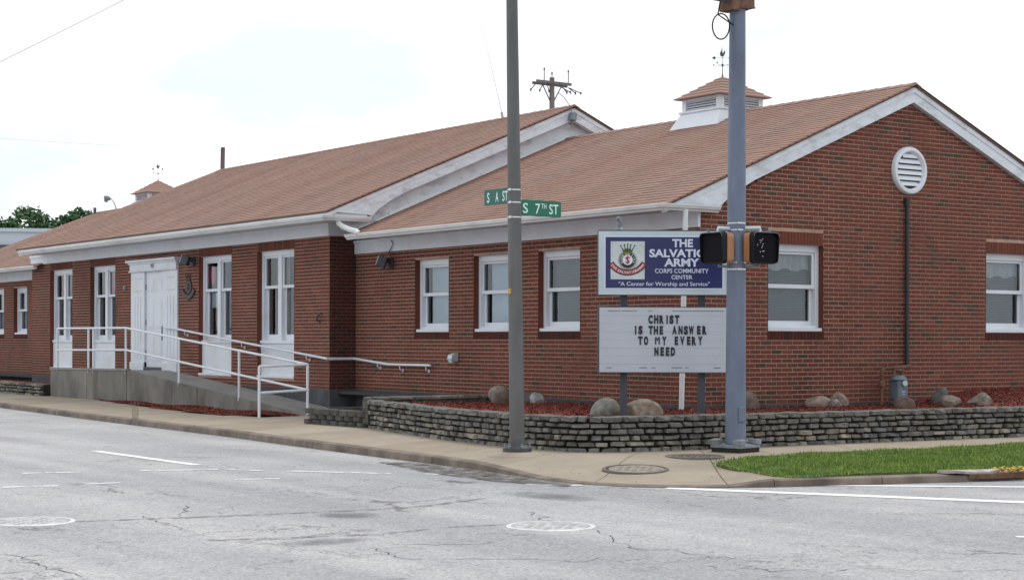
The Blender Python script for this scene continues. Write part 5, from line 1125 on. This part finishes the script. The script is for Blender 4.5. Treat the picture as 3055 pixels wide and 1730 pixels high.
for z in (4.45, 4.62):
    c_, r_ = pole_at(z); b = MB(); b.lathe(c_, [(r_ + .001, -.01), (r_ + .002, -.01), (r_ + .002, .01)], 24); b.build('band', 'greypole', lp)
c_, r_ = pole_at(2.1); b = MB(); b.obox(Matrix.Translation(c_ + SN * (r_ * .7) - SU * (r_ * .72)) , .03, .03, .07); b.build('sticker', 'yellow', lp)
def street_sign(label, org, ud, nd, txts, L_, hgt, m):
    t = thing('street_sign', tuple(org), label, 'street sign', 'green street name signs'); b = MB()
    f = lambda a, z, d: tuple(org + ud * a + Vector((0, 0, z)) + nd * d)
    r_ = .015; b.prism([(0, -hgt / 2), (L_ - r_, -hgt / 2), (L_, -hgt / 2 + r_), (L_, hgt / 2 - r_), (L_ - r_, hgt / 2), (0, hgt / 2)], -.003, .003, f); b.build('panel', m, t)
    ru = ud if ud.dot(SU) > 0 else -ud
    for s, cx, z, h_, wd in txts: b = MB(); put_text(b, s, org + nd * .0035, ru, Vector((0, 0, 1)), nd, h_, wd, cx, z, .001, .012); b.build('lettering', 'signletter', t)
    b = MB(); b.obox(Matrix.Translation(org + Vector((0, 0, hgt / 2 + .01))), .02, .02, .03); b.obox(Matrix.Translation(org - Vector((0, 0, hgt / 2 + .01))), .02, .02, .03); b.build('bracket', 'steel', t)
c_, r_ = pole_at(3.262)
street_sign('green S A ST street name sign, left of the tapered pole', c_ + Vector((-.02, r_ * .9, 0)), Vector((0, 1, 0)), Vector((-1, 0, 0)), [('S', -.455, -.062, .118, .052), ('A', -.265, -.062, .118, .062), ('ST', -.088, -.062, .118, .115)], .545, .192, 'greend')
c_, r_ = pole_at(3.112)
street_sign('green S 7TH ST street name sign, right of the tapered pole', c_ + Vector((r_ * .9, -.02, 0)), Vector((1, 0, 0)), Vector((0, -1, 0)), [('S', .075, -.062, .118, .075), ('7', .26, -.062, .118, .07), ('TH', .35, .0, .06, .075), ('ST', .50, -.062, .118, .14)], .61, .195, 'green')

# ------------------------------------------------------------------ signal pole
SPp = Vector((-2.008, -2.988, .15)); st = Vector((-1.993, -2.998, 7.2))
sp = thing('signal_pole', SPp, 'thick blue grey traffic signal pole with a mast arm', 'pole')
b = MB(); b.tube([SPp + Vector((0, 0, .10)), SPp.lerp(st, .45), st], [.128, .112, .088], 28); b.build('shaft', 'galv', sp, smooth=True)
b = MB(); mt = Matrix.Translation(SPp + Vector((0, 0, .075))) @ Matrix.Rotation(.25, 4, 'Z'); b.obox(mt, .44, .44, .04); b.build('base_plate', 'galvplate', sp, bevel=.006)
b = MB(); b.obox(Matrix.Translation(SPp + Vector((0, 0, .03))) @ Matrix.Rotation(.25, 4, 'Z'), .42, .42, .06); b.build('grout_pad', 'stonedk', sp)
for a in range(4):
    q = SPp + Matrix.Rotation(.25, 3, 'Z') @ Vector((.17 * (1 if a % 2 else -1), .17 * (1 if a > 1 else -1), .095)); b = MB(); b.obox(Matrix.Translation(q + Vector((0, 0, .032))) @ Matrix.Rotation(.25, 4, 'Z') @ Matrix.Rotation(.12 * (1 if a % 2 else -1), 4, 'Y'), .12, .12, .065); b.build('bolt_cover', 'galvplate', sp, bevel=.008)
q = SPp + SN * .118 + SU * .065; b = MB(); b.obox(Matrix.Translation((q.x, q.y, .615)) @ Matrix.Rotation(-HEAD + .5, 4, 'Z'), .10, .03, .19); b.build('handhole_cover', 'galv', sp, bevel=.012)
b = MB(); q = SPp + SN * .125; b.lathe((q.x, q.y, .30), [(.012, -.012), (.012, .012)], 8); b.build('plug', 'galvplate', sp)
b = MB(); ct = SPp.lerp(st, (5.62 - .15) / 7.05); b.lathe((ct.x, ct.y, 5.56), [(.11, 0), (.14, .0), (.145, .05), (.145, .30), (.11, .30)], 20); b.box(ct.x - .19, ct.x - .05, ct.y - .12, ct.y + .12, 5.53, 5.9); b.box(ct.x + .08, ct.x + .19, ct.y - .10, ct.y + .10, 5.58, 5.9); b.build('collar', 'rust', sp)
for z in (5.60, 5.74):
    b = MB(); b.tube([(ct.x + .19, ct.y - .06, z), (ct.x + .23, ct.y - .06, z)], .014, 6); b.build('bolt', 'galvplate', sp)
b = MB(); b.tube([(ct.x - .18, ct.y, 5.735), (ct.x - 5.5, ct.y, 5.80)], [.105, .07], 16); b.build('mast_arm', 'galv', sp, smooth=True)
def pp(z): return SPp.lerp(st, (z - .15) / 7.05)
for z in (2.945, 2.862, 2.464, 2.382):
    c_ = pp(z); r_ = .128 - .04 * (z / 7.2) * 1.0; b = MB(); b.lathe(c_, [(r_ - .003, -.008), (r_ + .003, -.008), (r_ + .003, .008), (r_ - .003, .008)], 24); b.obox(Matrix.Translation(c_ + SN * (r_ + .004) + SU * .02), .05, .018, .02); b.build('band', 'steel', sp)
lo_ = Vector((-2.230, -2.956, 5.346)); b = MB(); pts = [Vector((-2.274, -2.99, 5.63))]
for i in range(40):
    a = math.pi * .62 + i * 2 * math.pi / 19.5; pts.append(lo_ + SU * .105 * math.cos(a) + Vector((0, 0, .165 * math.sin(a) * (1 if math.sin(a) < 0 else .9))) + SN * (.002 * (i % 3)))
pts.append(Vector((-2.10, -3.03, 5.36)) ); b.tube(pts, .0085, 6); tag(b.build('cable_coil', 'black', base=lo_), 'coiled black cable hanging under the mast arm of the signal pole', 'cable')
def ped_signal(label, c, face, nm):
    """c: centre of the front, face: unit vector the lens looks along"""
    t = thing('pedestrian_signal', c, label, 'pedestrian signal', 'pedestrian signals on the pole'); c = Vector(c); f = Vector(face); s = Vector((-f.y, f.x, 0)); u = Vector((0, 0, 1))
    def rr(w_, h_, r_, n=5):
        p = []
        for cx, cy, a0 in ((1, 1, 0), (-1, 1, 90), (-1, -1, 180), (1, -1, 270)):
            for i in range(n): a = R(a0 + 90 * i / (n - 1)); p.append((cx * (w_ / 2 - r_) + r_ * math.cos(a), cy * (h_ / 2 - r_) + r_ * math.sin(a)))
        return p
    mp_ = lambda a, z, d: tuple(c + s * a + u * z + f * d)
    W_, H_ = .425, .375
    MB().prism(rr(W_ - .02, H_ - .01, .05), -.20, -.085, mp_).build('housing', 'orange', t, bevel=.012)
    MB().prism(rr(W_, H_ + .015, .05), -.085, -.05, mp_).build('door', 'black', t, bevel=.006)
    MB().prism(rr(W_ - .05, H_ - .04, .03), -.05, -.038, mp_).build('lens', 'lens', t)
    v = MB(); o1, i1 = rr(W_, H_ + .005, .055), rr(W_ - .022, H_ - .017, .047); n = len(o1)
    o0, i0 = [mp_(a, z, -.05) for a, z in o1], [mp_(a, z, -.05) for a, z in i1]
    of, i_f = [mp_(a, z, .0 if z > -H_ * .3 else -.02) for a, z in o1], [mp_(a, z, .0 if z > -H_ * .3 else -.02) for a, z in i1]
    V = o0 + of + i_f + i0; v.add(V, [(k * n + i, k * n + (i + 1) % n, (k + 1) * n + (i + 1) % n, (k + 1) * n + i) for k in range(3) for i in range(n)]); v.build('visor', 'black', t)
    v = MB()
    a_, b_ = rr(W_ - .004, H_ + .001, .055), rr(W_ - .016, H_ - .011, .05); A = [mp_(a, z, .0015) for a, z in a_ if z > -H_ * .28 and not (a > 0 and z < .0)]; B = [mp_(a, z, .0015) for a, z in b_ if z > -H_ * .28 and not (a > 0 and z < .0)]; m_ = min(len(A), len(B))
    v.add(A[:m_] + B[:m_], [(i, i + 1, m_ + i + 1, m_ + i) for i in range(m_ - 1)]); v.build('visor_rim', 'metalgrey', t)
    if nm == 'man':
        v = MB()
        for x_, z_ in ((-.015, .105), (-.06, .09), (-.035, .085), (-.052, .06), (-.012, .045), (-.10, .03), (-.02, .02), (-.03, .0), (-.015, -.045), (.005, -.04), (-.055, -.05), (-.015, -.105)):
            v.lathe(tuple(c + s * (x_ + -.02) + u * z_ + f * -.036), [(.006, -.004), (.0075, 0), (.006, .004)], 8)
        v.build('led', 'ledoff', t)
    for sx in (-.12, .10):
        v = MB(); v.obox(Matrix.Translation(c + s * sx + u * (H_ / 2 + .022) - f * .07), .03, .03, .03); v.build('latch', 'metalgrey', t)
    side = (pp(c.z) - c); side.z = 0
    v = MB(); top = c + u * (H_ / 2 + .055) - f * .12; pj = pp(top.z); v.tube([top + u * -.05, top, Vector((pj.x, pj.y, top.z))], .026, 10); v.build('arm', 'alu', t, smooth=True)
    v = MB(); lo2 = c - u * (H_ / 2 + .03) - f * .13; pj = pp(lo2.z); v.tube([lo2 + u * .05, lo2, Vector((pj.x, pj.y, lo2.z))], .018, 8); v.build('lower_arm', 'metalgrey', t, smooth=True)
ped_signal('black pedestrian signal left of the blue grey pole, facing South A Street', (-2.395, -2.963, 2.635), (-1, 0, 0), '')
ped_signal('black pedestrian signal right of the blue grey pole, with pale dots on its face', (-1.833, -3.352, 2.64), (0, -1, 0), 'man')

# ------------------------------------------------------------------ manhole covers
def manhole(label, x, y, z, r_, mr, ml, tilt=(0, 0)):
    t = thing('manhole_cover', (x, y, z), label, 'manhole', 'manhole covers'); n = 40
    MB().lathe((x, y, z), [(r_ - .001, -.03), (r_, .004), (r_ * .985, .008), (r_ * .90, .008), (r_ * .89, -.008), (r_ * .88, -.03)], n).build('rim', mr, t)
    MB().lathe((x, y, z), [(r_ * .885, -.03), (r_ * .885, -.014)], n).build('joint', 'black', t)
    l = MB(); l.lathe((x, y, z), [(r_ * .805, -.02), (r_ * .805, .003), (r_ * .79, .005)], n)
    for i in range(-4, 5):
        for j in range(-4, 5):
            if math.hypot(i, j) < 4.4 and (i + j) % 2 == 0 and math.hypot(i, j) > 1.2: l.box(x + i * r_ * .16 - .02, x + i * r_ * .16 + .02, y + j * r_ * .16 - .02, y + j * r_ * .16 + .02, z + .004, z + .009, 0, '-z')
    l.build('lid', ml, t)
    if tilt != (0, 0): t.rotation_euler = (tilt[0], tilt[1], 0)
manhole('worn shiny manhole cover in the middle of the near road', -8.146, -7.605, .0, .365, 'ironworn', 'ironlid')
manhole('bright manhole cover cut by the left edge of the road view', -11.52, -4.94, .0, .365, 'ironworn', 'ironlid')
manhole('pale manhole cover set in the dropped corner pavement', -4.28, -3.87, .084, .37, 'iron', 'manhole_walk', (R(2.6), R(-2.0)))
manhole('dark brown manhole cover beside the signal pole base', -2.98, -3.36, .150, .35, 'iron', 'iron')
# broken kerb piece, yellow leaves
b = MB(); b.prism([(-1.98, -6.18), (-1.7, -6.20), (-1.45, -6.30), (-1.28, -6.34), (-1.25, -6.44), (-1.5, -6.47), (-1.62, -6.41), (-1.9, -6.38)], .085, .112, lambda a, c_, d: (a, c_, d + .012 * math.sin(a * 9))); tag(b.build('broken_kerb', 'rubble', base=(-1.6, -6.4, .06)), 'broken pale concrete slab lying on the kerb at the grass edge', 'concrete')
b = MB(); b.prism([(-1.72, -6.40), (-1.5, -6.50), (-1.15, -6.545), (-.95, -6.57), (-.95, -6.48), (-1.65, -6.36)], .03, .083, lambda a, c_, d: (a, c_, d)); tag(b.build('kerb_iron', 'rust', base=(-1.6, -6.4, .06)), 'rusty brown stretch of broken kerb edge below the concrete slab', 'kerb edge')
v_ = []; f_ = []; b = MB()
for i in range(90):
    x, y = random.uniform(-1.35, -.55), random.uniform(-6.62, -6.30); a = random.uniform(0, 6.3); s = random.uniform(.02, .045); z = .10 + random.uniform(0, .035)
    b.add([(x + math.cos(a + q) * s * (1 if q_ % 2 == 0 else .6), y + math.sin(a + q) * s * (1 if q_ % 2 == 0 else .6), z + random.uniform(-.01, .012)) for q_, q in enumerate((0, .9, 1.9, 3.1, 4.2, 5.3))], [(0, 1, 2, 3, 4, 5)])
o = b.build('fallen_leaves', 'yellow'); tag(o, 'drift of yellow fallen leaves on the kerb by the grass', 'leaves', kind='stuff')
# weeds and litter along the pavement
b = MB()
for i in range(16):
    a = random.uniform(0, 6.3); l = random.uniform(.12, .38); x, y = -4.30 + random.uniform(-.05, .05), 10.25 + random.uniform(-.15, .15); b.tube([(x, y, .10), (x + math.cos(a) * .03, y + math.sin(a) * .03, .10 + l * .6), (x + math.cos(a) * .07, y + math.sin(a) * .07, .10 + l)], [.003, .0022, .001], 4)
tag(b.build('weed', 'dryweed', base=(-4.3, 10.25, .1)), 'dry brown weed growing from a kerb joint near the ramp', 'weed')
b = MB()
for i in range(70):
    k = kat(random.randint(3, 18), random.random()); d, Ln = inward(k); s = random.uniform(.05, min(1.6, Ln)); x, y = k[0] + d.x * s, k[1] + d.y * s; z = .155 if s > .3 * Ln + .6 else k[2] + (.15 - k[2]) * min(1, s / Ln * 1.6) + .006; a = random.uniform(0, 6.3); q = random.uniform(.008, .022)
    b.add([(x + math.cos(a + j * 1.57) * q, y + math.sin(a + j * 1.57) * q, z + random.uniform(0, .006)) for j in range(4)], [(0, 1, 2, 3)])
for i in range(60):
    x, y = random.uniform(-11, -3.6), random.uniform(-9, -2); a = random.uniform(0, 6.3); q = random.uniform(.006, .016)
    b.add([(x + math.cos(a + j * 1.57) * q, y + math.sin(a + j * 1.57) * q, .012 + random.uniform(0, .006)) for j in range(4)], [(0, 1, 2, 3)])
o = b.build('litter', 'bark'); tag(o, 'scattered dry leaf crumbs on the pavement and road', 'litter', kind='stuff')

# ------------------------------------------------------------------ behind the building
up_ = thing('utility_pole', (30.48, 45.67, 0), 'wooden utility pole with a double crossarm rising behind the middle roof', 'utility pole')
P0 = Vector((30.48, 45.67, 0)); b = MB(); b.tube([P0, P0 + Vector((0, 0, 13.5))], [.17, .115], 12); b.build('pole', 'wood', up_, smooth=True)
ax = (SU * .80 + fw * .60).normalized(); ax = (SU + fw * .75).normalized()
for d_, z_ in ((-.15, 13.25), (.15, 13.2)):
    b = MB(); n_ = Vector((-ax.y, ax.x, 0)); Mx = Matrix.Translation(P0 + n_ * d_ + Vector((0, 0, z_))) @ Matrix(((ax.x, n_.x, 0, 0), (ax.y, n_.y, 0, 0), (0, 0, 1, 0), (0, 0, 0, 1))); b.obox(Mx, 2.0, .09, .12); b.build('crossarm', 'wood', up_)
for s in (-1, 1):
    b = MB(); b.tube([P0 + ax * s * .55 + Vector((0, 0, 13.15)), P0 + Vector((0, 0, 12.25))], .03, 6); b.build('brace', 'dkmetal', up_)
for s, h_ in ((-.45, .6), (.0, .45), (.95, .62)):
    b = MB(); q = P0 + ax * s + Vector((0, 0, 13.3)); b.tube([q, q + Vector((0, 0, h_))], .024, 6); b.lathe(tuple(q + Vector((0, 0, h_))), [(.035, -.1), (.042, -.05), (.02, .02)], 8); b.build('pin_insulator', 'dkmetal', up_)
for s, dx_ in ((-.95, -.35), (-.55, -.2), (-.25, .1), (.6, .35), (.95, .55), (1.0, .9), (.5, .75)):
    b = MB(); q = P0 + ax * s + Vector((0, 0, 13.12)); e = q + SU * dx_ * .6 + Vector((0, 0, -.25)); b.tube([q, e], .025, 5); b.lathe(tuple(e), [(.02, -.07), (.04, -.03), (.04, .03), (.02, .07)], 8); b.build('strain_insulator', 'dkmetal', up_)
for s in (-.9, .1):
    b = MB(); q = P0 + ax * s + Vector((0, 0, 13.0)); b.tube([q, q + Vector((.1, 0, -.7)), q + Vector((-.1, .1, -1.6))], .008, 4); b.build('jumper_wire', 'wirelight', up_)
b = MB(); A_, B_ = Vector((15.84, 49.7, 0)), Vector((15.98, 49.62, 9.74)); b.tube([A_, B_], [.11, .092], 12); tag(b.build('utility_pole', 'woodend', base=A_, smooth=True), 'plain brown wooden pole stub leaning behind the left roof ridge', 'utility pole')
def wire(pts, r_, m, label, sag=0):
    b = MB(); a, c_ = Vector(pts[0]), Vector(pts[1]); n = 16; b.tube([a.lerp(c_, i / n) - Vector((0, 0, sag * 4 * (i / n) * (1 - i / n))) for i in range(n + 1)], r_, 5); tag(b.build('overhead_wire', m, base=a), label, 'wire')
wire(((5.0, 75, 12.6), (15.94, 49.64, 9.6)), .006, 'wirelight', 'thin pale wire from the left edge to the leaning pole stub', .15)
wire(((15.94, 49.64, 9.6), (30.3, 45.7, 11.5)), .005, 'wirelight', 'faint wire between the leaning pole stub and the utility pole', .8)
wire(((-13.6, -4.05, 2.72), (-9.0, -7.26, 5.55)), .003, 'wirelight', 'thin cable crossing the sky in the upper left corner', .06)
sl_ = thing('street_lamp', (12.27, 52.18, 0), 'small distant street lamp above the left roof ridge', 'street lamp'); Q = Vector((12.27, 52.18, 0))
b = MB(); b.tube([Q, Q + Vector((0, 0, 6.9)), Q + Vector((-.1, .07, 7.35)), Q + Vector((-.25, .16, 7.58))], [.06, .05, .03, .025], 8); b.build('pole', 'wirelight', sl_)
b = MB(); b.obox(Matrix.Translation(Q + Vector((-.36, .24, 7.56))) @ Matrix.Rotation(HEAD, 4, 'Z') @ Matrix.Rotation(.25, 4, 'Y'), .26, .20, .14); b.lathe(tuple(Q + Vector((-.40, .26, 7.46))), [(.02, -.08), (.09, -.04), (.10, .04)], 10); b.build('lamp_head', 'metalgrey', sl_, bevel=.03)
fb = thing('far_building', (9, 60, 0), 'pale flat roofed building beyond the left end of the brick hall', 'building')
F0 = Vector((7.5, 59.2, 0)); u_ = Vector((.82, -.57, 0)); 
b = MB(); b.prism([(-14, 0), (5.5, 0), (5.5, 6.35), (-14, 6.50)], 0, 12, lambda a, z, d: tuple(F0 + u_ * a + Vector((.57, .82, 0)) * d + Vector((0, 0, z)))); b.build('wall', 'farwhite', fb)
b = MB(); b.prism([(-14, 5.35), (5.6, 5.35), (5.6, 5.72), (-14, 5.72)], -.12, 0, lambda a, z, d: tuple(F0 + u_ * a + Vector((.57, .82, 0)) * d + Vector((0, 0, z)))); b.build('canopy', 'fardark', fb)
b = MB(); b.prism([(-14, 6.42), (5.6, 6.28), (5.6, 6.44), (-14, 6.58)], -.1, 12, lambda a, z, d: tuple(F0 + u_ * a + Vector((.57, .82, 0)) * d + Vector((0, 0, z)))); b.build('roof_edge', 'farwhite', fb)
def tree(label, x, y, h_, crown, seed):
    r_ = np.random.default_rng(seed); t = thing('tree', (x, y, 0), label, 'tree', 'trees beyond the far building')
    b = MB(); b.tube([(x, y, 0), (x + .1, y, h_ * .35), (x, y, h_ * .6)], [.28, .2, .12], 8)
    for cx, cy, cz, rr_ in crown: b.tube([(x, y, h_ * .4), (x + cx * .6, y + cy * .6, cz - rr_ * .4)], [.1, .03], 5)
    b.build('trunk', 'bark', t)
    V = []
    for cx, cy, cz, rr_ in crown:
        n = int(900 * rr_ ** 2); d = r_.normal(size=(n, 3)); d /= np.linalg.norm(d, axis=1)[:, None]; p = d * (r_.uniform(.25, 1.0, n) ** .5 * rr_ * r_.uniform(.75, 1.12, n))[:, None] * np.array([1, 1, .85]); cl = np.floor(p * 2.2 + r_.uniform(0, 1)); keep = (np.sin(cl[:, 0] * 12.9 + cl[:, 1] * 78.2 + cl[:, 2] * 37.7) * 43758.5) % 1 > .38
        V.append(p[keep] + np.array([x + cx, y + cy, cz]))
    c = np.concatenate(V); n = len(c); a = r_.normal(size=(n, 3)); a /= np.linalg.norm(a, axis=1)[:, None]; bb = np.cross(a, r_.normal(size=(n, 3))); bb /= np.linalg.norm(bb, axis=1)[:, None]; s = r_.uniform(.07, .15, n)[:, None]
    v = np.stack([c - a * s - bb * s * .6, c + a * s - bb * s * .3, c + a * s * .9 + bb * s * .6, c - a * s * .7 + bb * s * .5], 1).reshape(-1, 3)
    o = npmesh('crown', v, np.arange(4 * n).reshape(-1, 4), 'leaf'); o.parent = t; o.location = -ORI[t.name]
TD = [(-2.6, .9, 7.4, 1.3), (-1.1, .5, 7.0, 1.0), (-3.9, 1.5, 6.8, 1.2), (-1.9, .8, 6.3, 1.2), (-.4, .2, 6.4, .7)]
tree('broad dark green tree rising behind the pale far building', 17.0, 73.4, 8.8, [(-1.0, .6, 7.75, 1.2), (-.1, 0, 7.2, 1.0), (-2.2, 1.4, 7.3, 1.0), (-3.3, 2.2, 7.1, 1.0), (-1.2, .7, 6.4, 1.1), (-2.6, 1.6, 6.3, 1.1), (-4.2, 2.8, 6.6, 1.1), (.1, -.1, 6.3, 1.0)], 3)
tree('looser green tree where the left roof meets the sky', 18.6, 72.3, 8.8, [(-1.0, .7, 7.5, .85), (-.3, .2, 7.95, .9), (.5, -.4, 7.7, .8), (.2, -.2, 6.3, 1.1), (-.8, .5, 6.2, 1.0), (1.3, -.9, 6.7, .8), (1.0, -.7, 6.1, .8)], 5)

bpy.context.view_layer.update()
S.cycles.max_bounces = 8; S.cycles.transparent_max_bounces = 12
S.cycles.use_denoising = True
